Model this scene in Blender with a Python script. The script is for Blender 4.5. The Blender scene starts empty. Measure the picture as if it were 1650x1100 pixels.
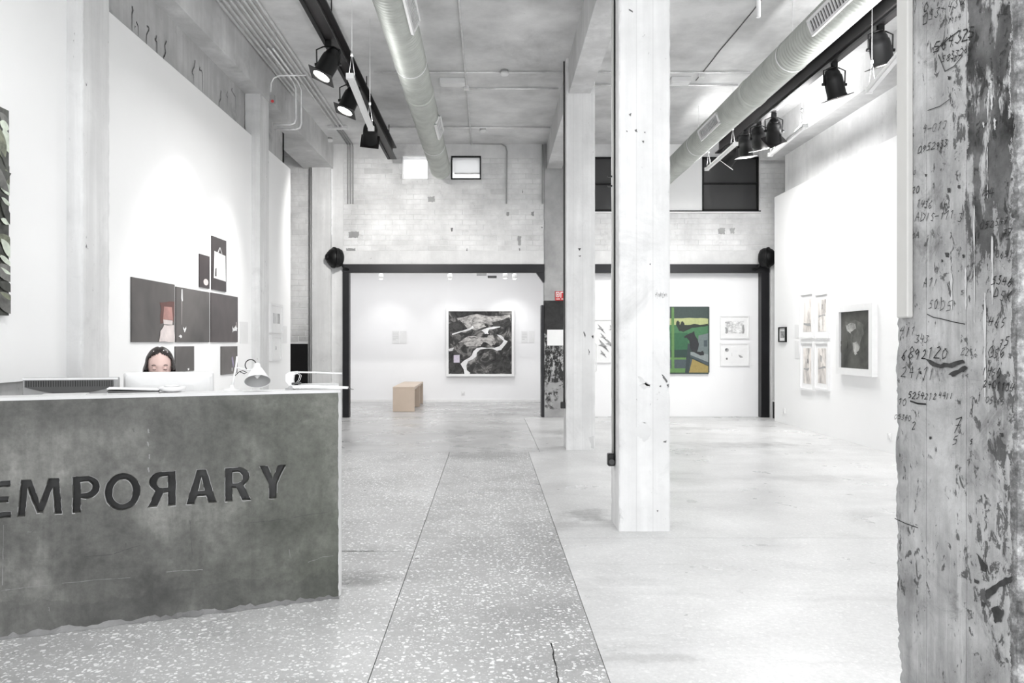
import bpy, bmesh, math, random
from mathutils import Vector, Matrix
from mathutils import noise as mnoise
from mathutils.geometry import tessellate_polygon
R = random.Random(7)
PI = math.pi
sc = bpy.context.scene
COL = sc.collection

# ------------------------------------------------------------------ camera
F, CX, CY, H = 1250.0, 788.0, 550.0, 1.35       # focal length in pixels, axis of the lens in the picture, eye height
cam = bpy.data.cameras.new('camera'); camo = bpy.data.objects.new('camera', cam); COL.objects.link(camo)
camo.location = (0, 0, H); camo.rotation_euler = (PI/2, 0, 0)
cam.sensor_width = 36; cam.lens = 36*F/1650; cam.shift_x = (825-CX)/1650
cam.clip_start = .05; cam.clip_end = 100
sc.camera = camo
# ------------------------------------------------------------------ world, light, exposure
w = bpy.data.worlds.new('World'); sc.world = w; w.use_nodes = True
bg = w.node_tree.nodes['Background']; bg.inputs[0].default_value = (.97, .985, 1, 1); bg.inputs[1].default_value = 1.6
sc.view_settings.view_transform = 'Standard'; sc.view_settings.look = 'None'
sc.view_settings.gamma = 1; sc.view_settings.use_curve_mapping = False
sc.view_settings.exposure = 0.66
sc.cycles.use_denoising = True
sc.cycles.max_bounces = 8; sc.cycles.diffuse_bounces = 5; sc.cycles.glossy_bounces = 3
sc.cycles.sample_clamp_indirect = 6
UPLIGHT_W = 28.0       # each hanging linear uplight
DOWN_W = 26.0           # their light downwards
SPOT_W = 80.0         # each lit stage lamp
BACKROOM_W = 38.0
def lamp(kind, name, loc, energy, parent=None, direction=None, **kw):
    l = bpy.data.lights.new(name, kind); l.energy = energy
    for k, v in kw.items(): setattr(l, k, v)
    o = bpy.data.objects.new(name, l); COL.objects.link(o); o.location = loc
    if direction is not None: o.rotation_euler = Vector(direction).to_track_quat('-Z', 'Y').to_euler()
    if parent is not None:
        o.parent = parent; o.matrix_parent_inverse = WM.get(parent.name, Matrix()).inverted()
    return o
WM = {}
# daylight entering through the shop front behind the camera
for x in (-1.9, 1.0, 3.7):
    lamp('AREA', 'daylight_opening', (x, -2.9, 1.9), 39, direction=(0, 1, -.03), shape='RECTANGLE', size=2.4, size_y=3.2, color=(.97, .985, 1))

# ------------------------------------------------------------------ helpers
def at(px, py, y):
    return Vector(((px-CX)/F*y, y, H+(CY-py)/F*y))
def s(v):
    return v/12.92 if v <= .04045 else ((v+.055)/1.055)**2.4
def g(v, t=(1, 1, 1)):
    return (s(v*t[0]), s(v*t[1]), s(v*t[2]), 1)
def rgb(r, gg, b): return (s(r/255), s(gg/255), s(b/255), 1)

class NT:
    def __init__(self, name):
        self.m = bpy.data.materials.new(name); self.m.use_nodes = True
        self.t = self.m.node_tree; self.b = self.t.nodes['Principled BSDF']
    def n(self, typ, **kw):
        x = self.t.nodes.new(typ)
        for k, v in kw.items():
            if k.startswith('i_'):
                key = k[2:]
                x.inputs[int(key) if key.isdigit() else key.replace('_', ' ')].default_value = v
            else: setattr(x, k, v)
        return x
    def l(self, a, b): self.t.links.new(a, b)
    def pos(self, scale=(1, 1, 1), off=(0, 0, 0), obj=False):
        src = self.n('ShaderNodeTexCoord').outputs['Object'] if obj else self.n('ShaderNodeNewGeometry').outputs['Position']
        mp = self.n('ShaderNodeMapping'); mp.inputs['Scale'].default_value = scale; mp.inputs['Location'].default_value = off
        self.l(src, mp.inputs[0]); return mp.outputs[0]
    def noise(self, vec, scale, detail=4, rough=.55, dist=0):
        x = self.n('ShaderNodeTexNoise'); x.inputs['Scale'].default_value = scale; x.inputs['Detail'].default_value = detail
        x.inputs['Roughness'].default_value = rough; x.inputs['Distortion'].default_value = dist
        self.l(vec, x.inputs['Vector']); return x.outputs['Fac']
    def ramp(self, fac, stops, interp='LINEAR'):
        x = self.n('ShaderNodeValToRGB'); cr = x.color_ramp; cr.interpolation = interp
        while len(cr.elements) < len(stops): cr.elements.new(.5)
        for e, (p, c) in zip(cr.elements, stops):
            e.position = p; e.color = c if not isinstance(c, (int, float)) else (c, c, c, 1)
        self.l(fac, x.inputs[0]); return x.outputs[0]
    def mix(self, fac, a, b, mode='MIX'):
        x = self.n('ShaderNodeMix', data_type='RGBA', blend_type=mode)
        for sock, v in ((x.inputs[0], fac), (x.inputs[6], a), (x.inputs[7], b)):
            if hasattr(v, 'is_linked'): self.l(v, sock)
            else: sock.default_value = v
        return x.outputs[2]
    def math(self, op, a, b=0.0, c=None):
        x = self.n('ShaderNodeMath', operation=op)
        for i, v in enumerate((a, b) if c is None else (a, b, c)):
            if hasattr(v, 'is_linked'): self.l(v, x.inputs[i])
            else: x.inputs[i].default_value = v
        return x.outputs[0]
    def sep(self, vec):
        x = self.n('ShaderNodeSeparateXYZ'); self.l(vec, x.inputs[0]); return x.outputs
    def bump(self, h, strength=.3, dist=.01):
        x = self.n('ShaderNodeBump'); x.inputs['Strength'].default_value = strength; x.inputs['Distance'].default_value = dist
        self.l(h, x.inputs['Height']); self.l(x.outputs[0], self.b.inputs['Normal'])
    def color(self, c):
        if hasattr(c, 'is_linked'): self.l(c, self.b.inputs['Base Color'])
        else: self.b.inputs['Base Color'].default_value = c
    def set(self, rough=None, metal=None, spec=None):
        if rough is not None: self.b.inputs['Roughness'].default_value = rough
        if metal is not None: self.b.inputs['Metallic'].default_value = metal
        if spec is not None: self.b.inputs['Specular IOR Level'].default_value = spec
        return self.m

def plain(name, col, rough=.5, metal=0, var=.06, scale=14, bump=0.0, spec=.5):
    """even colour with a faint wear noise"""
    k = NT(name); v = k.pos()
    f = k.noise(v, scale, 5)
    lo = tuple(max(0, c*(1-var)) for c in col[:3])+(1,); hi = tuple(min(1, c*(1+var)) for c in col[:3])+(1,)
    k.color(k.ramp(f, [(.3, lo), (.7, hi)]))
    if bump: k.bump(k.noise(v, scale*6, 3), bump, .004)
    return k.set(rough, metal, spec)
def emit(name, col, strength):
    k = NT(name); k.b.inputs['Emission Color'].default_value = col; k.b.inputs['Emission Strength'].default_value = strength
    k.color(col); return k.set(.4)

def concrete(name, lo, hi, dark, seed=0, streak=.35, pits=.3, stains=.3, rough=.8, bump=.35, tint=(1, 1, 1), boards=False, stain_scale=1.6):
    k = NT(name); v = k.pos(off=(seed*3.1, seed*1.7, seed*2.3))
    base = k.ramp(k.noise(v, 1.3, 6, .62), [(.32, g(lo, tint)), (.66, g(hi, tint))])
    vs = k.pos(scale=(9, 9, .55), off=(seed, seed, seed))
    st = k.ramp(k.noise(vs, 1.0, 5, .6), [(.42, 1.0), (.72, 0.0)])
    c = k.mix(k.math('MULTIPLY', st, streak), base, g((lo+hi)/2*.86, tint))
    big = k.ramp(k.noise(v, stain_scale, 8, .68, .6), [(.56, 0.0), (.74, 1.0)])
    c = k.mix(k.math('MULTIPLY', big, stains), c, g(dark*1.25, tint))
    pv = k.pos(scale=(1, 1, .6), off=(seed*5, 1, 2))
    pit = k.ramp(k.noise(pv, 22, 6, .7), [(.64, 0.0), (.70, 1.0)])
    gate = k.ramp(k.noise(v, 2.4, 3), [(.45, 0.0), (.6, 1.0)])
    pg = k.math('MULTIPLY', pit, gate)
    c = k.mix(k.math('MULTIPLY', pg, pits), c, g(dark, tint))
    if boards:
        ln = k.n('ShaderNodeTexWave', wave_type='BANDS', bands_direction='X'); ln.inputs['Scale'].default_value = 2.7; ln.inputs['Distortion'].default_value = .2
        k.l(k.pos(scale=(1, 1, .02)), ln.inputs['Vector'])
        e = k.ramp(ln.outputs['Fac'], [(.0, .8), (.02, 0.0)])
        c = k.mix(k.math('MULTIPLY', e, .18), c, g(dark*1.4, tint))
    k.color(c)
    h = k.math('SUBTRACT', k.noise(v, 38, 6, .65), k.math('MULTIPLY', pg, 1.2))
    k.bump(h, bump, .006)
    return k.set(rough)

M = {}
M['paint'] = plain('white_wall_paint', g(.955), .75, var=.012, scale=1.2, bump=.04)
M['paint_back'] = plain('white_gallery_paint', g(.95, (1, 1, 1.004)), .75, var=.012, scale=1.2)
M['col'] = concrete('pale_column_concrete', .84, .955, .38, 1, streak=.34, pits=.85, stains=.32, boards=True)
M['col_b'] = concrete('pale_column_concrete_b', .84, .95, .38, 4, streak=.4, pits=.7, stains=.26, boards=True)
M['pil'] = concrete('pilaster_concrete', .82, .93, .38, 2, streak=.45, pits=.85, stains=.22)
M['ceil'] = concrete('ceiling_concrete', .74, .90, .46, 3, streak=0, pits=.25, stains=.5, stain_scale=.6)
M['beam'] = concrete('beam_concrete', .72, .88, .36, 5, streak=.35, pits=.5, stains=.35)
M['oldwall'] = concrete('old_wall_concrete', .66, .84, .24, 6, streak=.6, pits=.9, stains=.6)
M['plaster'] = concrete('painted_plaster', .80, .92, .42, 7, streak=.2, pits=.3, stains=.35)
M['lightconc'] = concrete('light_screed', .80, .88, .6, 8, streak=0, pits=.25, stains=.15)
M['black'] = plain('black_paint', g(.05, (1, 1, 1.08)), .5, spec=.3, var=.25, scale=5)
M['steel_black'] = plain('black_steel', g(.10, (1, .98, 1.12)), .42, var=.3, scale=3, metal=.2)
M['truss'] = plain('dark_painted_steel', g(.09, (1.06, .96, 1.0)), .5, var=.3, scale=4)
M['galv'] = plain('galvanised_steel', g(.77, (.985, 1, .975)), .52, metal=.6, var=.12, scale=6)
M['conduit'] = plain('steel_conduit', g(.95), .30, metal=.35, var=.15, scale=9)
M['white_metal'] = plain('white_enamel', g(.92), .35, var=.02)
M['white_plastic'] = plain('white_plastic', g(.9), .4, var=.02)
M['grey_plastic'] = plain('grey_plastic', g(.62), .45, var=.04)
M['dark_plastic'] = plain('dark_plastic', g(.30), .5, var=.1)
M['blackp'] = plain('black_plastic', g(.07), .4, var=.2)
M['wood'] = plain('pale_birch_board', rgb(203, 186, 170), .5, var=.05, scale=3)
M['trunk'] = plain('grey_white_trunking', g(.80, (1, .995, .98)), .45, var=.02)
M['lens'] = emit('lit_lens', (1, .97, .92, 1), 14)
M['tube'] = emit('lit_tube', (1, 1, 1, 1), 10)
M['gold'] = plain('warm_frame', g(.55, (1, .9, .75)), .4)
M['red'] = plain('red_plastic', rgb(190, 40, 45), .5)
M['paper'] = plain('paper', g(.93), .8, var=.02)
M['paper_grey'] = plain('grey_paper', g(.80), .8, var=.06, scale=60)

class MB:
    def __init__(self): self.bm = bmesh.new(); self.mats = []; self.cur = 0
    def mat(self, m):
        if m not in self.mats: self.mats.append(m)
        self.cur = self.mats.index(m); return self
    def face(self, pts, smooth=False):
        vs = [p if isinstance(p, bmesh.types.BMVert) else self.bm.verts.new(p) for p in pts]
        try: f = self.bm.faces.new(vs)
        except ValueError: return None
        f.material_index = self.cur; f.smooth = smooth; return f
    def obox(self, c, U, V, W):
        c, U, V, W = Vector(c), Vector(U), Vector(V), Vector(W)
        v = [self.bm.verts.new(c+a*U+b*V+d*W) for a in (-1, 1) for b in (-1, 1) for d in (-1, 1)]
        for q in ((0, 1, 3, 2), (4, 6, 7, 5), (0, 4, 5, 1), (2, 3, 7, 6), (0, 2, 6, 4), (1, 5, 7, 3)): self.face([v[i] for i in q])
        return self
    def box(self, x0, x1, y0, y1, z0, z1):
        return self.obox(((x0+x1)/2, (y0+y1)/2, (z0+z1)/2), ((x1-x0)/2, 0, 0), (0, (y1-y0)/2, 0), (0, 0, (z1-z0)/2))
    def ring(self, c, U, V, r, n):
        return [self.bm.verts.new(Vector(c)+(Vector(U)*math.cos(2*PI*i/n)+Vector(V)*math.sin(2*PI*i/n))*r) for i in range(n)]
    def skin(self, rings, caps=True, smooth=True):
        n = len(rings[0])
        for a, b in zip(rings, rings[1:]):
            for i in range(n): self.face([a[i], a[(i+1) % n], b[(i+1) % n], b[i]], smooth)
        if caps: self.face(rings[0][::-1]); self.face(rings[-1])
        return self
    def cyl(self, p, q, r, n=12, r2=None, caps=True, smooth=True):
        p, q = Vector(p), Vector(q); d = (q-p).normalized(); U = d.orthogonal().normalized(); V = d.cross(U)
        return self.skin([self.ring(p, U, V, r, n), self.ring(q, U, V, r if r2 is None else r2, n)], caps, smooth)
    def tube(self, pts, r, n=8, caps=True):
        pts = [Vector(p) for p in pts]; rings = []; U = None
        for i, p in enumerate(pts):
            d = (pts[min(i+1, len(pts)-1)]-pts[max(i-1, 0)]).normalized()
            if U is None: U = d.orthogonal().normalized()
            U = (U-d*U.dot(d)).normalized(); rings.append(self.ring(p, U, d.cross(U), r if not callable(r) else r(i), n))
        return self.skin(rings, caps)
    def lathe(self, prof, o=(0, 0, 0), axis=(0, 0, 1), n=24, caps=True):
        d = Vector(axis).normalized(); U = d.orthogonal().normalized(); V = d.cross(U)
        return self.skin([self.ring(Vector(o)+d*h, U, V, max(r, 1e-4), n) for r, h in prof], caps)
    def prism(self, pts, depth):
        a = [self.bm.verts.new(Vector(p)) for p in pts]; b = [self.bm.verts.new(Vector(p)+Vector(depth)) for p in pts]; n = len(a)
        self.face(a[::-1]); self.face(b)
        for i in range(n): self.face([a[i], a[(i+1) % n], b[(i+1) % n], b[i]])
        return self
    def ngon(self, pts):
        pts = [Vector(p) for p in pts]; vs = [self.bm.verts.new(p) for p in pts]
        for tri in tessellate_polygon([pts]): self.face([vs[i] for i in tri])
        return self
    def mesh(self, name):
        bmesh.ops.recalc_face_normals(self.bm, faces=self.bm.faces[:])
        me = bpy.data.meshes.new(name); self.bm.to_mesh(me); self.bm.free()
        for m in self.mats: me.materials.append(m)
        return me
    def build(self, name, m=None, parent=None, local=False, bevel=0):
        if m is not None and not self.mats: self.mats = [m]
        if bevel:
            bmesh.ops.bevel(self.bm, geom=[e for e in self.bm.edges], offset=bevel, segments=1, affect='EDGES', clamp_overlap=True)
        return link(name, self.mesh(name), parent, local)
def link(name, me, parent=None, local=False):
    o = bpy.data.objects.new(name, me); COL.objects.link(o)
    if parent is not None:
        o.parent = parent
        o.matrix_parent_inverse = Matrix() if local else WM.get(parent.name, Matrix()).inverted()
        WM[o.name] = (WM.get(parent.name, Matrix()) if local else Matrix())
    return o
def tag(o, label=None, cat=None, group=None, kind=None):
    for k, v in (('label', label), ('category', cat), ('group', group), ('kind', kind)):
        if v: o[k] = v
    return o
def thing(name, label, cat, loc=(0, 0, 0), rot=None, group=None):
    o = bpy.data.objects.new(name, None); COL.objects.link(o); o.empty_display_size = .05
    m = Matrix.Translation(Vector(loc))
    if rot is not None: m = m @ rot.to_4x4()
    o.matrix_world = m; WM[o.name] = m
    return tag(o, label, cat, group, 'thing')
def struct(o): o['kind'] = 'structure'; return o
def arc(c, U, V, r, a0, a1, n=6):
    return [Vector(c)+(Vector(U)*math.cos(a0+(a1-a0)*i/n)+Vector(V)*math.sin(a0+(a1-a0)*i/n))*r for i in range(n+1)]

# ================================================================== dimensions
YB, CEIL, BEAM = 13.85, 4.87, 4.43
ROW_A, ROW_B = 5.51, 9.64
def cx(y): return .921+(y-5.51)*.0090          # left face of the middle column row
def px_(y): return -2.887+(y-5.51)*.0099       # face of the left pilaster row

# ================================================================== floor
def terrazzo(name, base, chips, mott, seed, lo=.6, rough=.34):
    k = NT(name); v = k.pos(off=(seed, seed*2, 0))
    b = k.ramp(k.noise(v, 1.1, 7, .62, .4), [(.3, g(base-mott)), (.68, g(base+mott*.8))])
    vv = k.pos(scale=(1, 1, .05), off=(seed, seed*2, 0))
    wob = k.n('ShaderNodeMix', data_type='VECTOR'); wob.inputs[0].default_value = .035
    nz = k.n('ShaderNodeTexNoise'); nz.inputs['Scale'].default_value = 30; k.l(vv, nz.inputs['Vector'])
    k.l(vv, wob.inputs[4]); k.l(nz.outputs['Color'], wob.inputs[5])
    c = b
    for sc_, th, amt, col in ((46, .44, chips, .95), (27, .32, chips*.95, .98), (80, .42, chips*.7, .88)):
        vo = k.n('ShaderNodeTexVoronoi', feature='F1'); vo.inputs['Scale'].default_value = sc_; k.l(wob.outputs[1], vo.inputs['Vector'])
        rnd = k.sep(vo.outputs['Color'])[0]
        lim = k.math('MULTIPLY', rnd, th)
        inside = k.math('MULTIPLY', k.math('LESS_THAN', vo.outputs['Distance'], lim), k.math('GREATER_THAN', rnd, .30))
        gate = k.ramp(k.noise(v, 2.2, 4), [(.30, .35), (.5, 1.0)])
        c = k.mix(k.math('MULTIPLY', k.math('MULTIPLY', inside, amt), gate), c, g(col))
    ls = k.pos(scale=(.35, 1.6, 1), off=(seed, 3, 0))
    dirt = k.ramp(k.noise(ls, 1.6, 8, .7), [(.54, 0.0), (.78, 1.0)])
    c = k.mix(k.math('MULTIPLY', dirt, .38), c, g(base*lo))
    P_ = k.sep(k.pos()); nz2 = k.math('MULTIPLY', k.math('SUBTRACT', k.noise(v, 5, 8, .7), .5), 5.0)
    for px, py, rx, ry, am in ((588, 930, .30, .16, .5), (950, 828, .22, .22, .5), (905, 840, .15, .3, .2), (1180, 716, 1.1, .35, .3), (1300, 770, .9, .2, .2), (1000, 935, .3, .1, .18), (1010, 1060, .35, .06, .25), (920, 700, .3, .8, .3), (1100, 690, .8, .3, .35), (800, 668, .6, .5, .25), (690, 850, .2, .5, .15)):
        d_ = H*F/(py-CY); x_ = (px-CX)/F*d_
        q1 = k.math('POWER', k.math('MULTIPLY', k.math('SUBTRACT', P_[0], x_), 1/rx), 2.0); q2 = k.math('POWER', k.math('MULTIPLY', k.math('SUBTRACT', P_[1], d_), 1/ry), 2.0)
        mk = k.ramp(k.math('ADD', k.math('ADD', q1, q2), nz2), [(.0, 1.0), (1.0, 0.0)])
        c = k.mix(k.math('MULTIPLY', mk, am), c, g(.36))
    fine = k.ramp(k.noise(v, 42, 6, .75), [(.35, .9), (.65, 1.06)])
    c = k.mix(1.0, c, fine, 'MULTIPLY')
    k.color(c)
    k.bump(k.noise(v, 60, 4), .05, .003)
    rr = k.ramp(k.noise(v, 1.8, 5), [(.3, rough-.1), (.7, rough+.12)]); k.l(rr, k.b.inputs['Roughness'])
    return k.m
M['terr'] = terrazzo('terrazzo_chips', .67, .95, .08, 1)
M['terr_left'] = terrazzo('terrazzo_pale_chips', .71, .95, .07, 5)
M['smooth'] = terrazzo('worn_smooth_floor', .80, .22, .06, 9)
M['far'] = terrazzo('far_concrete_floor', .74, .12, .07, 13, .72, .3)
M['joint'] = plain('joint_filler', g(.62), .9, var=.2, scale=30)
fl = struct(MB().box(-5, 6.2, -3.2, 18, -.25, -.012).build('floor', M['joint']))
def slab(x0, x1, y0, y1, m, gap=.0025):
    MB().box(x0+gap, x1-gap, y0+gap, y1-gap, -.012, R.uniform(-.0012, .0)).build('floor_slab', m, fl)
SX = .48
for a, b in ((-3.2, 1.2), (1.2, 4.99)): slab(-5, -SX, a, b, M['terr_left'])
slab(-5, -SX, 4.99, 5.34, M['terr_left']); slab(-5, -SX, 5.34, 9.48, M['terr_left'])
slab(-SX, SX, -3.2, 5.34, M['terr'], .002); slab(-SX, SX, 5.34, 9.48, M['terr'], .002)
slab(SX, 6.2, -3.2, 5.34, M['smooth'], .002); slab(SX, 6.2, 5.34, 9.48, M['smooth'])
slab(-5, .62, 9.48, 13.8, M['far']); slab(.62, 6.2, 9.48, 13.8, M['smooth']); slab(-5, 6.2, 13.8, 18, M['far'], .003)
# cracks in the terrazzo
def crack(pts, wdt):
    mb = MB(); L = [Vector((p[0], p[1], .0008)) for p in pts]
    for i, (a, b) in enumerate(zip(L, L[1:])):
        d = (b-a).normalized(); nrm = Vector((-d.y, d.x, 0)); wa = wdt*R.uniform(.4, 1.3); wb = wdt*R.uniform(.4, 1.3)
        mb.face([a-nrm*wa, a+nrm*wa, b+nrm*wb, b-nrm*wb])
    mb.build('crack', M['black'], fl)
def fpt(x, y):
    d = H*F/(y-CY); return ((x-CX)/F*d, d)
crack([fpt(889+1.1*i+R.uniform(-1.5, 1.5), 1036+6.5*i) for i in range(11)], .0035)
crack([fpt(548+5.5*i, 887.5+R.uniform(-.6, .6)) for i in range(11)], .004)

# ================================================================== ceiling and beams
ceil = struct(MB().box(-5, 6.2, -3.2, 14.4, CEIL, CEIL+.2).build('ceiling', M['ceil']))
def slanted(fx0, fx1, y0, y1, z0, z1):
    mb = MB(); pts = [(fx0(y0), y0), (fx1(y0), y0), (fx1(y1), y1), (fx0(y1), y1)]
    mb.prism([(x, y, z0) for x, y in pts], (0, 0, z1-z0)); return mb
for ya, yb in ((-3.2, 1.21), (1.61, ROW_A-.005), (ROW_A+.375, ROW_B-.005), (ROW_B+.375, YB-.03)):
    struct(slanted(lambda y: cx(y)+.035, lambda y: cx(y)+.30, ya, yb, BEAM, CEIL).build('beam_middle', M['beam']))
struct(slanted(lambda y: -3.3, lambda y: px_(y)+.03, -3.2, YB, BEAM, CEIL).build('beam_left', M['beam']))
struct(MB().box(4.60, 5.5, -3.2, 13.2, BEAM, CEIL).build('beam_right', M['beam']))

# ================================================================== walls
struct(MB().box(-3.5, -3.04, -3.2, 11.5, 0, BEAM).build('wall_left', M['oldwall']))
struct(MB().box(-4.9, -3.04, 11.42, 11.5, 0, CEIL).box(-4.9, -4.7, 11.5, 14.2, 0, CEIL).build('wall_alcove', M['oldwall']))
struct(MB().box(4.90, 5.5, -3.2, 12.84, 0, BEAM).build('wall_right', M['plaster']))
struct(MB().box(5.5, 5.8, -3.2, 14.3, 0, CEIL).build('wall_right_outer', M['plaster']))
struct(MB().box(-3.04, -3.0, -3.2, ROW_A, 1.095, 3.91).build('partition_left_near', M['paint']))
struct(MB().box(-3.04, -2.95, ROW_A+.38, ROW_B, .02, 3.91).build('partition_left_middle', M['paint']))
struct(MB().box(-3.04, -2.95, ROW_B+.38, 11.52, .02, 3.91).build('partition_left_far', M['paint']))
struct(MB().box(4.85, 4.90, -3.0, 13.18, .0, 3.80).build('partition_right', M['paint']))
struct(MB().box(1.36, 4.95, 13.96, 14.04, .0, 2.9).build('partition_back', M['paint_back']))
# back room
struct(MB().box(-4.6, 1.5, 17.4, 17.6, 0, 3.2).build('wall_back_room', M['paint_back']))
struct(MB().box(-4.7, -4.5, 14.2, 17.5, 0, 3.2).build('wall_back_room_left', M['paint_back']))
struct(MB().box(1.36, 1.45, 14.05, 17.5, 0, 3.2).build('wall_back_room_right', M['paint_back']))
struct(MB().box(-4.7, 1.5, 14.16, 17.6, 3.15, 3.3).build('ceiling_back_room', M['paint_back']))
struct(MB().box(-4.5, 1.36, 17.385, 17.4, 0, .05).build('baseboard_back', M['white_metal']))
lamp('AREA', 'back_room_light', (-1.4, 15.6, 3.1), BACKROOM_W, direction=(0, 0, -1), shape='RECTANGLE', size=4.4, size_y=2.2)
# rear shop front behind the camera, three tall glazed openings
mb = MB()
mb.box(-3.6, 5.6, -3.3, -3.1, 3.6, CEIL)
for a, b in ((-3.6, -3.15), (-.65, -.25), (2.25, 2.45), (4.95, 5.6)): mb.box(a, b, -3.3, -3.1, 0, 3.6)
struct(mb.build('wall_rear', M['plaster']))

# brick walls ---------------------------------------------------------------
def brick_mat():
    k = NT('white_painted_brick'); v = k.pos()
    inf = k.n('ShaderNodeObjectInfo')
    base = k.ramp(k.noise(v, 1.6, 7, .65), [(.3, g(.76)), (.68, g(.95))])
    rv = k.ramp(inf.outputs['Random'], [(.0, .90), (.12, .97), (.96, 1.0), (1.0, .82)])
    c = k.mix(1.0, base, rv, 'MULTIPLY')
    dirt = k.ramp(k.noise(v, 5, 7, .7), [(.60, 0.0), (.72, 1.0)])
    c = k.mix(k.math('MULTIPLY', dirt, .28), c, g(.5)); k.color(c)
    k.bump(k.noise(v, 45, 5), .3, .004); return k.set(.8)
M['brick'] = brick_mat()
M['mortar'] = concrete('painted_mortar', .80, .93, .45, 9, streak=.1, pits=.5, stains=.4)
BM_CACHE = {}
def brick_mesh(wd, ht, var):
    key = (round(wd, 2), round(ht, 3), var)
    if key not in BM_CACHE:
        rr = random.Random(hash(key) & 0xffff); mb = MB(); c = .006; j = lambda a: rr.uniform(-a, a)
        b = [(-wd/2, .02, -ht/2), (wd/2, .02, -ht/2), (wd/2, .02, ht/2), (-wd/2, .02, ht/2)]
        m = [(x, .001, z) for x, y, z in b]
        f = [(x*(1-2*c/wd)+j(.002), -.0035+j(.0015), z*(1-2*c/ht)+j(.002)) for x, y, z in b]
        rings = [[mb.bm.verts.new(p) for p in q] for q in (b, m, f)]
        mb.skin(rings, True, False); BM_CACHE[key] = mb.mesh('brick'); BM_CACHE[key].materials.append(M['brick'])
    return BM_CACHE[key]
def bricks(parent, x0, x1, z0, z1, y, holes=(), bw=.25, bh=.09, gp=.004):
    nr = int(round((z1-z0)/bh)); bh = (z1-z0)/nr
    for r in range(nr):
        z = z0+(r+.5)*bh; x = x0-(bw/2 if r % 2 else 0)
        while x < x1-.02:
            a, b = max(x, x0), min(x+bw, x1); x += bw
            segs = [(a, b)]
            for hx0, hx1, hz0, hz1 in holes:
                if z+bh/2 > hz0 and z-bh/2 < hz1:
                    segs = [q for p, q_ in segs for q in ((p, min(q_, hx0)), (max(p, hx1), q_)) if q[1]-q[0] > .03]
            for p, q in segs:
                if q-p < .05: continue
                o = bpy.data.objects.new('brick', brick_mesh(q-p-gp, bh-gp, R.randrange(3))); COL.objects.link(o)
                o.location = ((p+q)/2, y+R.uniform(-.002, .002), z); o.parent = parent
PXM = YB/F
W1 = (-1.55, -1.085, 4.24, 4.66); W2 = (-.676, -.144, 4.24, 4.655)
W3 = (1.72, 2.32, 3.68, 4.64); W4 = (3.80, 4.81, 3.68, 4.64)
def wall_holes(mb, x0, x1, y0, y1, z0, z1, holes):
    xs = x0
    for hx0, hx1, hz0, hz1 in sorted(holes):
        mb.box(xs, hx0, y0, y1, z0, z1); mb.box(hx0, hx1, y0, y1, z0, hz0)
        if hz1 < z1: mb.box(hx0, hx1, y0, y1, hz1, z1)
        xs = hx1
    mb.box(xs, x1, y0, y1, z0, z1); return mb
wb = struct(wall_holes(MB(), -2.8, .985, YB+.001, YB+.3, 2.72, CEIL, [W1, W2]).build('wall_back', M['mortar']))
bricks(wb, -2.60, .97, 2.97, 4.62, YB, [W1, W2])
MB().box(-2.6, .98, YB-.012, YB+.01, 2.72, 2.965).build('lintel', M['plaster'], wb)
# plaster band above the bricks, cut around the windows
mb = MB()
for a, b in ((-2.6, W1[0]), (W1[1], W2[0]), (W2[1], .98)): mb.box(a, b, YB-.008, YB+.01, 4.625, CEIL)
mb.box(W1[0], W1[1], YB-.008, YB+.01, 4.66, CEIL); mb.box(W2[0], W2[1], YB-.008, YB+.01, 4.66, CEIL)
mb.build('plaster_band', M['plaster'], wb)
MB().box(-2.8, -2.6, YB-.02, YB+.01, 0, CEIL).build('plaster_strip', M['plaster'], wb)
MB().box(-2.8, -2.6, YB, YB+.3, 0, 2.72).build('jamb', M['plaster'], wb)
wr = struct(wall_holes(MB(), 1.365, 5.5, YB+.001, YB+.3, 2.72, CEIL, [W3, W4]).build('wall_back_right', M['mortar']))
bricks(wr, 1.36, 5.28, 2.97, 3.64, YB)
bricks(wr, 4.84, 5.28, 3.64, 4.62, YB)
MB().box(1.36, 5.3, YB-.012, YB+.01, 2.72, 2.965).build('lintel', M['plaster'], wr)
MB().box(W3[1], W4[0], YB-.01, YB+.01, 3.68, CEIL).build('panel', M['paint'], wr)
MB().box(4.95, 5.5, YB+.0, YB+.3, 0, 2.72).build('jamb', M['plaster'], wr)
MB().box(1.4, 4.84, YB-.05, YB+.02, 3.635, 3.66).build('sill', M['white_metal'], wr)
MB().box(1.4, 4.84, YB-.04, YB+.02, 3.66, 3.682).build('sill_rail', M['black'], wr)
wa = struct(MB().box(-4.8, -3.13, YB+.001, YB+.3, 0, CEIL).build('wall_back_alcove', M['mortar']))
bricks(wa, -3.9, -3.17, 1.35, 4.75, YB, bh=.1)
tag(MB().box(-3.7, -3.23, YB-.06, YB-.01, 0, 1.31).build('dark_board', M['black'], bevel=.004), 'black board standing against brick wall in the far left alcove', 'board', kind='thing')

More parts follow.
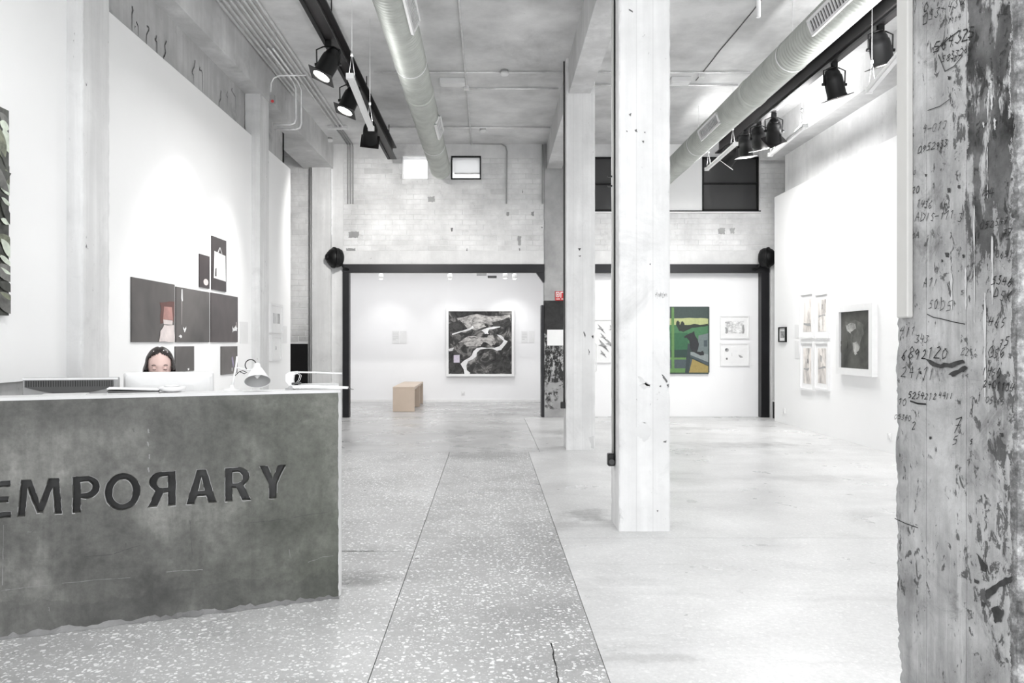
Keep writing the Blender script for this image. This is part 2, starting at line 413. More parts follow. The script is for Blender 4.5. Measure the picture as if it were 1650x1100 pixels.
# windows -------------------------------------------------------------------
def glass(name, col, rough, alpha):
    k = NT(name); k.color(col); k.b.inputs['Alpha'].default_value = alpha; return k.set(rough)
M['milk'] = glass('milky_pane', g(.95), .3, .35)
kk = NT('frosted_pane'); kk.color(g(.96)); kk.b.inputs['Transmission Weight'].default_value = .8; M['frost'] = kk.set(.5)
M['darkglass'] = plain('dark_glass', g(.27, (1, 1, 1.01)), .12, var=.1, scale=1)
def window(name, wn, fw, fm, pane, bars=(), frame=True):
    x0, x1, z0, z1 = wn; y0, y1 = YB-.02, YB+.06
    mb = MB().box(x0, x0+fw, y0, y1, z0, z1).box(x1-fw, x1, y0, y1, z0, z1).box(x0, x1, y0, y1, z0, z0+fw).box(x0, x1, y0, y1, z1-fw, z1)
    o = struct(mb.build(name, fm))
    for zb in bars: MB().box(x0+fw, x1-fw, y0+.005, y1, zb-.012, zb+.012).build('mullion', fm, o)
    zs = [z0+fw]+list(bars)+[z1-fw]
    for a, b in zip(zs, zs[1:]): MB().box(x0+fw*.5, x1-fw*.5, YB+.03, YB+.036, a, b).build('pane', pane, o)
    return o
window('window_1', W1, .012, M['white_metal'], M['milk'])
w2 = window('window_2', W2, .022, M['black'], M['milk'])
M['blind'] = plain('white_blind', g(.93), .7, var=.02)
MB().box(W2[0]+.03, W2[1]-.02, YB+.012, YB+.022, W2[2]+.125, W2[3]-.02).build('blind', M['frost'], w2)
MB().box(W2[0]+.06, W2[1]-.02, YB+.008, YB+.024, W2[2]+.10, W2[2]+.125).build('blind_rail', M['white_plastic'], w2)
window('window_3', W3, .025, M['black'], M['darkglass'], (4.16,))
window('window_4', W4, .03, M['black'], M['darkglass'], (4.17,))

# ================================================================== columns with broken edges
def column(name, x0f, x1f, y0, y1, z0, z1, m, label, dz=.03, chip=.012, seed=1, chips=(1, 1, 1, 1), ne=5, top=None, parent=None):
    rr = random.Random(seed); mb = MB(); nz = int((z1-z0)/dz)
    from mathutils import noise
    corner = [(x0f(y0), y0), (x1f(y0), y0), (x1f(y1), y1), (x0f(y1), y1)]
    rings = []
    for k in range(nz+1):
        z = z0+(z1-z0)*k/nz; ring = []
        for ci in range(4):
            p = Vector(corner[ci]+(0,)); pv = Vector(corner[ci-1]+(0,)); nx = Vector(corner[(ci+1) % 4]+(0,))
            a, b = (pv-p).normalized(), (nx-p).normalized()
            n1 = noise.fractal(Vector((seed*7.3+ci*3, z*9, 0)), 1, 2, 5); n2 = noise.fractal(Vector((seed*3.3+ci*5, z*4.5, 4)), 1, 2, 4)
            big = max(0, n2-.22)*3.0
            e = chip*chips[ci]*(.25+max(0, .5+n1)*.9+big)
            e1 = e*rr.uniform(.7, 1.3); e2 = e*rr.uniform(.7, 1.3)
            ring.append(p+a*e1+b*.0008); ring.append(p+(a+b)*e*.33+Vector((rr.uniform(-1, 1), rr.uniform(-1, 1), 0))*e*.12); ring.append(p+b*e2+a*.0008)
            for t in range(1, ne):
                q = p.lerp(nx, t/ne); inn = Vector((-(b.y), b.x, 0))
                ring.append(q+inn*(.0012*noise.noise(Vector((q.x*9+seed, q.y*9, z*6)))))
        rings.append([mb.bm.verts.new((v.x, v.y, z)) for v in ring])
    mb.skin(rings, True, False)
    if parent is not None: return mb.build(name, m, parent)
    return tag(mb.build(name, m), label, 'column', kind='thing')
off = lambda d: (lambda y: cx(y)+d)
colA = column('concrete_column', off(0), off(.366), ROW_A, ROW_A+.37, 0, CEIL, M['col'], 'large pale concrete column standing alone in the middle of the floor', .03, .012, 3)
colB = column('concrete_column', off(0), off(.36), ROW_B, ROW_B+.37, 0, CEIL, M['col_b'], 'pale concrete column standing next behind the large middle one', .05, .010, 5)
# third column: lower part painted black and peeling
def peel_mat():
    k = NT('peeling_black_paint_concrete'); v = k.pos()
    base = k.ramp(k.noise(v, 2, 7, .62), [(.3, g(.56)), (.7, g(.72))])
    z = k.sep(v)[2]
    up = k.math('LESS_THAN', z, 2.08)
    fl_ = k.ramp(k.noise(k.pos(scale=(1.6, 1.6, .9)), 8, 8, .72), [(.50, 1.0), (.56, 0.0)])
    low = k.math('MULTIPLY', k.math('LESS_THAN', z, .62), k.ramp(k.noise(v, 6, 6), [(.42, 0.0), (.52, 1.0)]))
    solid = k.math('GREATER_THAN', z, 1.5)
    msk = k.math('MULTIPLY', up, k.math('MAXIMUM', solid, k.math('SUBTRACT', fl_, low)))
    msk = k.math('MULTIPLY', msk, k.math('GREATER_THAN', z, .14))
    k.color(k.mix(msk, base, k.ramp(k.noise(v, 9, 5), [(.3, g(.07)), (.7, g(.20))]))); k.bump(k.noise(v, 40, 5), .4, .006)
    return k.set(.7)
M['peel'] = peel_mat()
colC = column('concrete_column', off(-.01), off(.36), YB-.02, YB+.30, 0, CEIL, M['peel'], 'farthest middle column, its lower half painted black and peeling', .06, .010, 8)
MB().box(cx(YB)-.06, cx(YB)-.015, YB+.0, YB+.3, 0, 2.0).build('edge_strip', M['steel_black'], colC)
pil = lambda d: (lambda y: px_(y)+d)
column('concrete_pilaster', lambda y: -3.035, pil(0), ROW_A, ROW_A+.385, 0, BEAM, M['pil'], 'pale concrete pilaster rising behind the reception desk at left', .03, .012, 11, (1.2, 1.2, 1, 1))
column('concrete_pilaster', lambda y: -3.035, pil(0), ROW_B, ROW_B+.38, 0, BEAM, M['pil'], 'speckled concrete pilaster at the end of the white partition with dark photographs', .05, .010, 12)
column('concrete_pilaster', lambda y: -3.135, pil(0), YB-.12, YB-.002, 0, BEAM, M['pil'], 'stained concrete pilaster in the far left corner beside black steel frame', .05, .008, 13)
column('concrete_pilaster', lambda y: 4.99, lambda y: 5.12, YB-.12, YB-.003, 0, 2.98, M['pil'], 'narrow rough concrete pilaster in the far right corner beside black post', .05, .02, 14)

def patch(col_, y_, pts, m, jag=1.2):
    mb = MB(); P = []
    for (ax, ay), (bx, by) in zip(pts, pts[1:]+pts[:1]):
        for t_ in (0, .14, .28, .42, .56, .70, .84): P.append(at(ax+(bx-ax)*t_+R.uniform(-jag, jag), ay+(by-ay)*t_+R.uniform(-jag, jag), y_))
    mb.ngon(P); mb.build('mark', M[m], col_)
M['patch'] = concrete('bare_grey_patch', .74, .86, .4, 17, streak=0, pits=.5, stains=.3)
M['scar'] = concrete('dark_scar', .25, .5, .15, 18, streak=0, pits=.5, stains=.4)
ya = ROW_A-.0015
patch(colA, ya, [(1012, 697), (1026, 688), (1036, 680), (1044, 684), (1050, 692), (1048, 702), (1038, 712), (1030, 704), (1018, 700)], 'patch')
patch(colA, ya, [(1028, 605), (1046, 618), (1050, 624), (1032, 616)], 'patch'); patch(colA, ya, [(1030, 620), (1042, 616), (1048, 622), (1036, 628)], 'patch')
for q in ([(1066, 602), (1070, 605), (1076, 614), (1074, 617), (1068, 608)], [(1074, 620), (1078, 618), (1077, 626)], [(1062, 622), (1065, 620), (1066, 624)], [(1068, 712), (1074, 709), (1073, 713)], [(1013, 14), (1019, 17), (1020, 20), (1014, 17)],
          [(1013, 184), (1018, 182), (1016, 187)], [(1009, 211), (1011, 210), (1011, 213)], [(1022, 209), (1026, 208), (1027, 213), (1024, 212)], [(1037, 213), (1040, 212), (1040, 215)], [(1034, 226), (1038, 227), (1037, 231)], [(1058, 822), (1061, 821), (1060, 825)], [(1046, 425), (1049, 424), (1048, 427)]): patch(colA, ya, q, 'scar', .5)
for i in range(14): x_ = 1056+i*1.4; patch(colA, ya, [(x_, 472+R.uniform(-5, 3)), (x_+.7, 473), (x_+.5, 479+R.uniform(-2, 3))], 'scar', .3)
for q in ([(931, 400), (936, 400), (934, 404)], [(932, 412), (936, 411), (935, 414)], [(941, 533), (944, 540), (943, 544), (940, 536)], [(948, 562), (950, 566), (949, 572)], [(953, 541), (956, 540), (956, 546)]): patch(colB, ROW_B-.0015, q, 'scar', .4)
patch(colB, ROW_B-.0015, [(948, 705), (957, 702), (957, 722), (953, 722), (951, 712)], 'patch', .6)
M['gap'] = concrete('bare_grey_brick', .55, .7, .35, 19, streak=0, pits=.5, stains=.4)
for q in ([(562, 373), (579, 373), (577, 383), (562, 383)], [(558, 400), (572, 400), (573, 408), (558, 408)], [(834, 380), (840, 380), (839, 395), (835, 396)], [(856, 342), (860, 341), (860, 348), (856, 347)], [(816, 342), (821, 341), (820, 348), (816, 347)], [(689, 317), (700, 316), (701, 325), (690, 325)]): patch(wb, YB-.0075, q, 'gap', .7)
for q in ([(841, 304), (843, 309), (842, 311)], [(726, 367), (730, 367), (729, 373), (727, 373)], [(752, 400), (753, 400), (753, 406), (751, 406)], [(836, 400), (838, 400), (838, 407)], [(872, 365), (875, 366), (873, 368)]): patch(wb, YB-.008, q, 'scar', .3)
for q in ([(1157, 368), (1168, 367), (1168, 377), (1157, 377)], [(1176, 368), (1184, 367), (1183, 376), (1177, 376)]): patch(wr, YB-.0075, q, 'gap', .7)
wl_ = bpy.data.objects['wall_left']
def lw(x, y): Y = 3.04*F/(CX-x); return Vector((-3.037, Y, H+(CY-y)/F*Y))
for x_, y_, n_ in ((213, 10, 3), (219, 35, 2), (236, 42, 4), (252, 57, 4), (268, 66, 5), (314, 97, 5), (322, 108, 3), (356, 146, 3), (366, 147, 4), (374, 142, 3)):
    mb = MB(); pts = [(x_, y_)]
    for i in range(n_): pts.append((pts[-1][0]+R.uniform(-3, 4), pts[-1][1]+R.uniform(1, 7)))
    L_ = [lw(*q) for q in pts]
    for a, b in zip(L_, L_[1:]):
        d = (b-a).normalized(); nr = Vector((1, 0, 0)).cross(d)*.009; mb.face([a-nr, a+nr, b+nr*.8, b-nr*.8])
    e = L_[-1]; mb.face([e+Vector((0, -.006, 0)), e+Vector((0, .006, 0)), e+Vector((0, .002, -R.uniform(.1, .35)))])
    mb.build('paint_drip', M['scar'], wl_)
# foreground column ---------------------------------------------------------
FX, FY0, FY1 = .832, 1.222, 1.590
def front_mat():
    k = NT('scribbled_grey_concrete'); v = k.pos()
    X, Y, Z = k.sep(v)[0], k.sep(v)[1], k.sep(v)[2]
    base = k.ramp(k.noise(v, 5.5, 8, .66, .3), [(.30, g(.50)), (.48, g(.67)), (.66, g(.80))])
    vs = k.pos(scale=(14, 14, 1.1)); st = k.ramp(k.noise(vs, 1.4, 7, .7), [(.46, 0.0), (.64, 1.0)])
    c = k.mix(k.math('MULTIPLY', st, .4), base, g(.42))
    ls = k.ramp(k.noise(k.pos(scale=(16, 16, 1.3), off=(3, 4, 5)), 1.2, 7, .7), [(.55, 0.0), (.62, 1.0)])
    c = k.mix(k.math('MULTIPLY', ls, .55), c, g(.80))
    # dark flaked specks, denser toward the front corner
    sp = k.noise(k.pos(scale=(1, 1, .62), off=(1, 2, 3)), 46, 7, .7, .5)
    bias = k.math('MULTIPLY', k.math('SUBTRACT', 1.42, Y), .22)
    spk = k.ramp(k.math('ADD', sp, k.math('ADD', bias, k.math('MULTIPLY', k.math('SUBTRACT', k.noise(v, 6, 4), .5), .35))), [(.585, 0.0), (.62, 1.0)])
    c = k.mix(k.math('MULTIPLY', spk, .8), c, g(.20))
    sm = k.ramp(k.noise(k.pos(off=(9, 2, 6)), 9, 7, .7, .8), [(.56, 0.0), (.70, 1.0)])
    c = k.mix(k.math('MULTIPLY', sm, .65), c, g(.30))
    # old black paint running down beside the front corner, upper part
    n = k.math('SUBTRACT', k.noise(k.pos(scale=(1, 1, .5)), 16, 8, .72), .5)
    yy = k.math('ADD', Y, k.math('MULTIPLY', n, .10)); zz = k.math('ADD', Z, k.math('MULTIPLY', n, .55))
    pm = k.math('MULTIPLY', k.math('LESS_THAN', yy, 1.352), k.math('GREATER_THAN', yy, 1.243))
    pm = k.math('MULTIPLY', pm, k.math('GREATER_THAN', zz, 1.52))
    hole = k.ramp(k.noise(k.pos(scale=(2.2, 2.2, .7), off=(4, 4, 1)), 14, 6, .65), [(.54, 1.0), (.6, 0.0)])
    dens = k.ramp(k.noise(v, 7, 6, .6), [(.36, 1.0), (.66, .55)])
    c = k.mix(k.math('MULTIPLY', k.math('MULTIPLY', pm, hole), dens), c, g(.10))
    # shuttering-board seams
    for ys in (1.352, 1.475):
        seam = k.math('LESS_THAN', k.math('ABSOLUTE', k.math('SUBTRACT', k.math('ADD', Y, k.math('MULTIPLY', n, .006)), ys)), .0009)
        c = k.mix(k.math('MULTIPLY', seam, .55), c, g(.36))
    # rough mortar on the front face
    fr = k.math('LESS_THAN', k.math('ADD', Y, k.math('MULTIPLY', n, .05)), FY0+.016)
    rgh = k.ramp(k.noise(v, 30, 9, .75), [(.34, g(.24)), (.5, g(.46)), (.68, g(.76))])
    c = k.mix(fr, c, rgh)
    k.color(c)
    h = k.math('SUBTRACT', k.noise(v, 70, 7, .7), k.math('MULTIPLY', spk, .9)); k.bump(h, .55, .006)
    return k.set(.85)
M['front'] = front_mat()
colF = column('concrete_column', lambda y: FX, lambda y: FX+.37, FY0, FY1, 0, CEIL, M['front'], 'scribbled grey concrete column close to the viewer, covered in handwritten numbers', .008, .013, 21, (1, 1, .8, 1.25), 8)
def fpos(x, y, lift=.0015):            # a pixel on the side face of the near column
    Y = FX*F/(x-CX); return Vector((FX-lift, Y, H+(CY-y)/F*Y))
DIG = {'0': [[(.5, 1), (.15, .8), (.1, .4), (.35, 0), (.75, .15), (.85, .6), (.5, 1)]], '1': [[(.3, .8), (.55, 1), (.45, 0)]],
 '2': [[(.1, .8), (.45, 1), (.8, .75), (.5, .4), (.1, 0), (.9, .05)]], '3': [[(.15, .95), (.7, .95), (.4, .55), (.8, .35), (.5, 0), (.1, .1)]],
 '4': [[(.3, 1), (.15, .45), (.85, .5)], [(.7, .95), (.6, 0)]], '5': [[(.8, 1), (.3, .95), (.2, .55), (.7, .55), (.75, .15), (.2, 0)]],
 '6': [[(.7, 1), (.25, .6), (.15, .2), (.5, 0), (.8, .25), (.5, .5), (.2, .3)]], '7': [[(.1, .95), (.85, 1), (.4, 0)], [(.3, .5), (.75, .5)]],
 '8': [[(.5, .5), (.2, .75), (.5, 1), (.8, .75), (.5, .5), (.15, .2), (.5, 0), (.85, .2), (.5, .5)]],
 '9': [[(.8, .75), (.45, .5), (.2, .75), (.5, 1), (.8, .75), (.65, 0)]], '-': [[(.1, .5), (.9, .5)]], '/': [[(.1, 0), (.9, 1)]],
 'n': [[(.1, .5), (.15, 0)], [(.1, .4), (.5, .6), (.7, 0)]], 'A': [[(.1, 0), (.4, 1), (.8, 0)], [(.2, .4), (.7, .4)]], 'S': [[(.8, .9), (.3, 1), (.2, .6), (.7, .4), (.6, 0), (.1, .1)]],
 'K': [[(.2, 1), (.15, 0)], [(.8, 1), (.2, .5), (.8, 0)]], 'D': [[(.2, 1), (.2, 0), (.8, .2), (.8, .7), (.2, 1)]], 'I': [[(.4, 1), (.5, 0)]]}
M['ink'] = plain('black_marker', g(.10), .7, var=.2)
M['ink2'] = plain('faded_marker', g(.30), .8, var=.25)
def ribbon(mb, pts2, wd, mapf):
    P = [mapf(*p) for p in pts2]
    for a, b in zip(P, P[1:]):
        d = b-a
        if d.length < 1e-6: continue
        nrm = Vector((1, 0, 0)).cross(d).normalized()*wd; e = d.normalized()*wd*.6
        mb.face([a-e-nrm, a-e+nrm, b+e+nrm, b+e-nrm])
def scribble(txt, x, y, size, slope, m='ink', wd=.00075, wid=.60):
    mb = MB()
    for i, ch in enumerate(txt):
        if ch == ' ': continue
        ox = x+i*size*wid+R.uniform(-.05, .05)*size; oy = y+slope*i*size*wid+R.uniform(-.08, .08)*size; sz = size*R.uniform(.85, 1.15)
        for st in DIG[ch]:
            pts = [(ox+px*sz*wid*.85+R.uniform(-.07, .07)*sz+(py-.5)*sz*.22, oy-py*sz+R.uniform(-.07, .07)*sz) for px, py in st]
            ribbon(mb, pts, wd*R.uniform(.8, 1.2), fpos)
    mb.build('number', M[m], colF)
for a in (('0', 1489, 18, 14, 0), ('053-4302', 1487, 38, 17, -.52), ('111114', 1518, 42, 9, -.35, 'ink2'), ('564325', 1506, 84, 19, -.42, 'ink', .0011), ('5833266', 1519, 101, 12, -.42),
          ('101', 1534, 101, 8, -.45), ('4-013', 1487, 215, 14, -.2, 'ink2'), ('0952933', 1480, 247, 12, -.25), ('0', 1473, 282, 9, 0, 'ink2'), ('020', 1465, 312, 11, -.05), ('1436', 1478, 334, 11, .1, 'ink2'),
          ('0', 1520, 345, 16, 0), ('ADIS-111', 1477, 357, 13, -.1), ('3', 1546, 358, 16, 0), ('74', 1586, 322, 15, -.4), ('052547', 1581, 369, 13, -.2), ('77', 1618, 382, 12, -.2),
          ('0A', 1472, 384, 9, -.1, 'ink2'), ('065', 1606, 416, 11, -.1, 'ink2'), ('5346', 1600, 458, 14, .1), ('DSK', 1603, 480, 16, .25), ('A11', 1490, 462, 13, -.1, 'ink2'), ('5005', 1497, 497, 16, .15, 'ink2'),
          ('465', 1594, 524, 17, .2), ('411', 1452, 540, 14, 0, 'ink2'), ('343', 1476, 552, 13, 0, 'ink2'), ('75', 1612, 558, 14, 0), ('6892120', 1453, 579, 18, -.02, 'ink', .0010), ('22', 1550, 572, 11, 0, 'ink2'), ('056', 1594, 576, 16, 0), ('24111', 1455, 608, 18, .12),
          ('1450', 1584, 604, 13, .12), ('2401104', 1586, 624, 12, .16), ('5254212', 1465, 642, 11, .06), ('4411', 1514, 641, 10, .05), ('10', 1449, 652, 11, .2), ('1', 1576, 646, 12, 0), ('05465', 1590, 650, 10, .1, 'ink2'),
          ('05340', 1443, 675, 9, .15, 'ink2'), ('2', 1470, 693, 12, 0, 'ink2'), ('7', 1539, 697, 22, 0), ('5', 1537, 716, 12, 0), ('5', 1565, 715, 9, 0)):
    scribble(*a)
for pts, wd_ in (([(1513, 88), (1524, 115), (1538, 107), (1552, 90)], .0009), ([(1509, 80), (1530, 62), (1546, 50)], .0011), ([(1495, 506), (1505, 511), (1520, 514), (1540, 519), (1556, 522)], .0008),
                 ([(1468, 646), (1480, 650), (1493, 651)], .0016), ([(1496, 178), (1516, 171), (1531, 160)], .0007), ([(1443, 835), (1460, 843), (1480, 850)], .0008)):
    mb = MB(); ribbon(mb, pts, wd_, fpos); mb.build('drawn_line', M['ink'], colF)
def blob(name, pts, m, lift=.0011, jag=1.5):
    mb = MB(); P = []
    for (ax, ay), (bx, by) in zip(pts, pts[1:]+pts[:1]):
        for t in (0, .33, .66): P.append((ax+(bx-ax)*t+R.uniform(-jag, jag), ay+(by-ay)*t+R.uniform(-jag, jag)))
    mb.ngon([fpos(x, y, lift) for x, y in P]); mb.build(name, M[m], colF)
M['smear'] = plain('dark_smear', g(.22), .8, var=.5, scale=60)
blob('paint_smear', [(1492, 578), (1510, 586), (1530, 585), (1552, 580), (1557, 584), (1535, 592), (1515, 592), (1498, 587)], 'smear')
blob('paint_smear', [(1530, 602), (1545, 595), (1556, 588), (1560, 594), (1545, 602), (1534, 607)], 'smear')
blob('paint_smear', [(1573, 890), (1584, 902), (1592, 912), (1590, 921), (1582, 918), (1580, 906)], 'smear', jag=1)
blob('paint_smear', [(1571, 932), (1579, 936), (1577, 940), (1571, 938)], 'smear', jag=.6)
blob('paint_smear', [(1590, 950), (1605, 940), (1622, 930), (1632, 928), (1630, 938), (1612, 946), (1600, 958), (1592, 966), (1588, 958)], 'smear', jag=1.2)
blob('paint_smear', [(1582, 968), (1590, 972), (1588, 978), (1583, 976)], 'smear', jag=.6)
blob('paint_smear', [(1598, 980), (1608, 975), (1618, 985), (1614, 1000), (1604, 1004), (1600, 992)], 'smear', jag=1.5)
for x, y, r_ in ((1470, 205, 4), (1470, 217, 5), (1530, 125, 4), (1546, 300, 4), (1530, 306, 5), (1527, 410, 5), (1553, 412, 4), (1519, 420, 3), (1493, 282, 3), (1484, 600, 3), (1500, 705, 3), (1615, 700, 5)):
    blob('hole', [(x-r_*.6, y-r_*.6), (x+r_*.6, y-r_*.5), (x+r_*.5, y+r_*.8), (x-r_*.4, y+r_*.9)], 'smear', jag=.7)
def drip(x, y0, y1, w0, m='lightconc'):
    blob('paint_drip', [(x-w0*.3, y0), (x+w0*.3, y0+2), (x+w0*.75, y0+(y1-y0)*.2), (x+w0*.4, (y0+y1)/2), (x+w0*.6, y0+(y1-y0)*.8), (x+.3, y1), (x-.3, y1-2), (x-w0*.5, y0+(y1-y0)*.75), (x-w0*.3, (y0+y1)/2), (x-w0*.8, y0+(y1-y0)*.25)], m, .0013, .7)
for d in ((1594, 145, 168, 1.2), (1598, 128, 142, 2.6), (1593, 170, 230, 1.1), (1599, 150, 178, 3), (1604, 190, 210, 3), (1586, 196, 206, 2.5), (1571, 330, 520, 1.3), (1592, 235, 320, .9), (1600, 380, 490, 3), (1588, 470, 640, 3.2), (1534, 440, 500, 2.4), (1557, 430, 500, 2.2)): drip(*d)
# plastic trunking down its far corner
y1 = (FX-.013)*F/(1444-CX); y0 = (FX-.013)*F/(1462-CX)
tag(MB().box(FX-.013, FX-.0005, y0, y1, H+(CY-512)/F*(y0+y1)/2, CEIL).build('cable_trunking', M['trunk'], bevel=.0025), 'grey-white plastic cable trunking running down the scribbled near column', 'trunking', kind='thing')

# ================================================================== black steel frames in the two openings
def frame_beam(parent, x0, x1): MB().box(x0, x1, YB-.06, YB+.10, 2.575, 2.725).build('lintel_beam', M['steel_black'], parent, bevel=.004)
f1 = thing('steel_portal_frame', 'black steel frame around the wide opening to the back gallery', 'frame', (-.8, YB, 0))
MB().box(-2.605, -2.49, YB-.06, YB+.1, 0, 2.58).build('post', M['steel_black'], f1, bevel=.004)
frame_beam(f1, -2.605, .985)
MB().prism([(.985, YB-.05, 2.575), (.985, YB-.05, 2.40), (.965, YB-.05, 2.40), (.84, YB-.05, 2.575)], (0, .12, 0)).build('gusset', M['steel_black'], f1)
f2 = thing('steel_portal_frame', 'black steel frame around the opening on the right with white partition inside', 'frame', (3.2, YB, 0))
frame_beam(f2, cx(YB)+.362, 5.06)
MB().box(4.84, 4.985, YB-.06, YB+.1, .0, 2.58).build('post', M['steel_black'], f2, bevel=.004)
pp = thing('floor_pipe', 'short black pipe stub with pale collar in the far right corner', 'pipe', (5.05, YB-.2, 0))
MB().cyl((5.05, YB-.2, 0), (5.05, YB-.2, .30), .055, 14).build('pipe', M['blackp'], pp)
MB().cyl((5.05, YB-.2, .29), (5.05, YB-.2, .315), .066, 14).build('collar', M['lightconc'], pp)
def drum(px, label, flip=1):
    c = at(px, 415, YB-.17); t = thing('wall_loudspeaker', label, 'loudspeaker', c)
    ax = Vector((-.82*flip, -.57, 0)).normalized()
    MB().lathe([(.02, .15), (.09, .14), (.145, .09), (.17, .02), (.172, -.05), (.15, -.10), (.10, -.13)], c, ax, 24).build('housing', M['black'], t)
    MB().lathe([(.176, .0), (.186, .01), (.186, .035), (.176, .045)], c, ax, 24).build('rim', M['black'], t)
    MB().lathe([(.06, .135), (.055, .17), (.02, .185)], c, ax, 16).build('knob', M['black'], t)
    MB().tube([c+Vector((flip*.1, .0, -.08)), c+Vector((flip*.14, .05, -.17)), c+Vector((flip*.22, .1, -.2))], .02, 8).build('bracket', M['black'], t)
drum(540, 'round black loudspeaker on the pilaster above the left steel post')
drum(1236, 'round black loudspeaker above the right steel post', -1)

# ================================================================== reception desk
C0 = Vector((-.797, 4.10, 0)); U = Vector((.9287, .3709, 0)); N = Vector((-.3709, .9287, 0)); TOP = 1.094
def desk_st(px):                      # distance left of the corner for a picture column
    a = (px-CX)/F; # C0-s*U = (aY, Y)
    return (C0.x-a*C0.y)/(U.x-a*U.y)
def dark_conc():
    k = NT('dark_desk_concrete'); v = k.pos()
    b = k.ramp(k.noise(v, 2.6, 8, .6, .3), [(.28, g(.25, (1, 1, .97))), (.5, g(.37, (1, 1, .97))), (.72, g(.53, (1, 1, .97)))])
    st = k.ramp(k.noise(k.pos(scale=(7, 7, .7)), 1.5, 6, .65), [(.48, 0.0), (.72, 1.0)]); c = k.mix(k.math('MULTIPLY', st, .5), b, g(.26, (1, 1, .97)))
    X = k.sep(v)[0]
    gr = k.ramp(X, [(.0, 0.0), (1.0, 1.0)])
    gm = k.math('MULTIPLY', k.math('SMOOTH_MAX', k.math('ADD', X, 1.55), 0.0, .3), .55)
    c = k.mix(gm, c, k.mix(.5, c, rgb(96, 106, 84)))
    f = k.ramp(k.noise(v, 22, 9, .78), [(.34, .74), (.5, .98), (.66, 1.22)]); c = k.mix(1.0, c, f, 'MULTIPLY')
    wh = k.ramp(k.noise(k.pos(off=(4, 1, 7)), 16, 7, .75), [(.69, 0.0), (.76, 1.0)]); c = k.mix(k.math('MULTIPLY', wh, .4), c, g(.66))
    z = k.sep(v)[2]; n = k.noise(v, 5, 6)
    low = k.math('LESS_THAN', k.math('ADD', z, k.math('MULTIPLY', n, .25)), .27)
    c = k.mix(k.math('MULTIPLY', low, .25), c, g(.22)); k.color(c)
    k.bump(k.noise(v, 50, 6), .2, .004); return k.set(.62)
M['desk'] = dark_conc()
M['footmortar'] = concrete('rough_foot_mortar', .34, .58, .14, 12, streak=0, pits=.8, stains=.6)
M['worn_lit'] = concrete('worn_edge_highlight', .46, .66, .3, 10, streak=0, pits=.3, stains=.3)  # letter rims: chipped edge plus a highlight painted into the colour
M['carve'] = concrete('carved_shaded_concrete', .22, .36, .10, 3, streak=.2, pits=.6, stains=.4)  # letter floors darker than the desk, recess shade put into the colour
desk = thing('reception_desk', 'dark concrete reception desk with carved sans lettering and pale top', 'desk', C0)
DL = 2.2; PLATE = .05; BACK = .17
def dpt(s_, n_, z): return C0-U*s_+N*n_+Vector((0, 0, z))
# letter outlines in units of letter height, x to the right
def bez(cx_, cy_, rx, ry, a0, a1, n=12): return [(cx_+rx*math.cos(math.radians(a0+(a1-a0)*i/n)), cy_+ry*math.sin(math.radians(a0+(a1-a0)*i/n))) for i in range(n+1)]
LT = {}
t = .22
LT['E'] = (.56, [[(0, 0), (.56, 0), (.56, .19), (t, .19), (t, .41), (.52, .41), (.52, .59), (t, .59), (t, .81), (.56, .81), (.56, 1), (0, 1)]])
LT['M'] = (1.06, [[(0, 0), (.2, 0), (.25, .66), (.45, .06), (.61, .06), (.81, .66), (.86, 0), (1.06, 0), (.98, 1), (.72, 1), (.53, .4), (.34, 1), (.08, 1)]])
LT['P'] = (.68, [[(0, 0), (t, 0), (t, .37)]+bez(.34, .68, .34, .32, -90, 90, 14)[0:]+[(0, 1)], [(t, .55), (t, .83)]+bez(.32, .69, .15, .14, 90, -90, 8)])
LT['O'] = (.94, [bez(.47, .5, .47, .53, 0, 345, 23), bez(.47, .5, .25, .33, 0, 345, 23)])
Rr = [[(0, 0), (t, 0), (t, .38), (.31, .38), (.47, 0), (.72, 0), (.53, .45)]+bez(.36, .715, .32, .285, -48, 90, 12)+[(0, 1)], [(t, .55), (t, .84)]+bez(.34, .695, .13, .145, 90, -90, 8)]
LT['R'] = (.70, Rr)
LT['Q'] = (.70, [[(.70-x, y) for x, y in q] for q in Rr])
LT['A'] = (.82, [[(0, 0), (.23, 0), (.30, .22), (.52, .22), (.59, 0), (.82, 0), (.54, 1), (.28, 1)], [(.34, .40), (.41, .72), (.48, .40)]])
LT['Y'] = (.72, [[(.25, 0), (.47, 0), (.47, .42), (.72, 1), (.48, 1), (.36, .64), (.24, 1), (0, 1), (.25, .42)]])
words = [('E', -22, 18), ('M', 27, 101), ('P', 116, 162), ('O', 168, 227), ('Q', 238, 284), ('A', 299, 350), ('R', 362, 404), ('Y', 417, 462)]
ZL0, ZL1 = .543, .717
curve = bpy.data.curves.new('front_panel', 'CURVE'); curve.dimensions = '2D'; curve.fill_mode = 'BOTH'
curve.extrude = PLATE/2; curve.bevel_depth = .0028; curve.bevel_resolution = 0
def spline(pts):
    sp = curve.splines.new('POLY'); sp.points.add(len(pts)-1)
    for p, (x, y) in zip(sp.points, pts): p.co = (x, y, 0, 1)
    sp.use_cyclic_u = True
left = -DL
edge = [(left, .0), (0, 0)]+[(-.0-abs(R.gauss(0, .003)), TOP*i/40) for i in range(1, 40)]+[(-.004, TOP-.012)]
edge += [(left*i/60, TOP-.012-abs(R.gauss(0, .002))) for i in range(1, 60)]+[(left, TOP-.012)]
spline(edge)
boxes = []
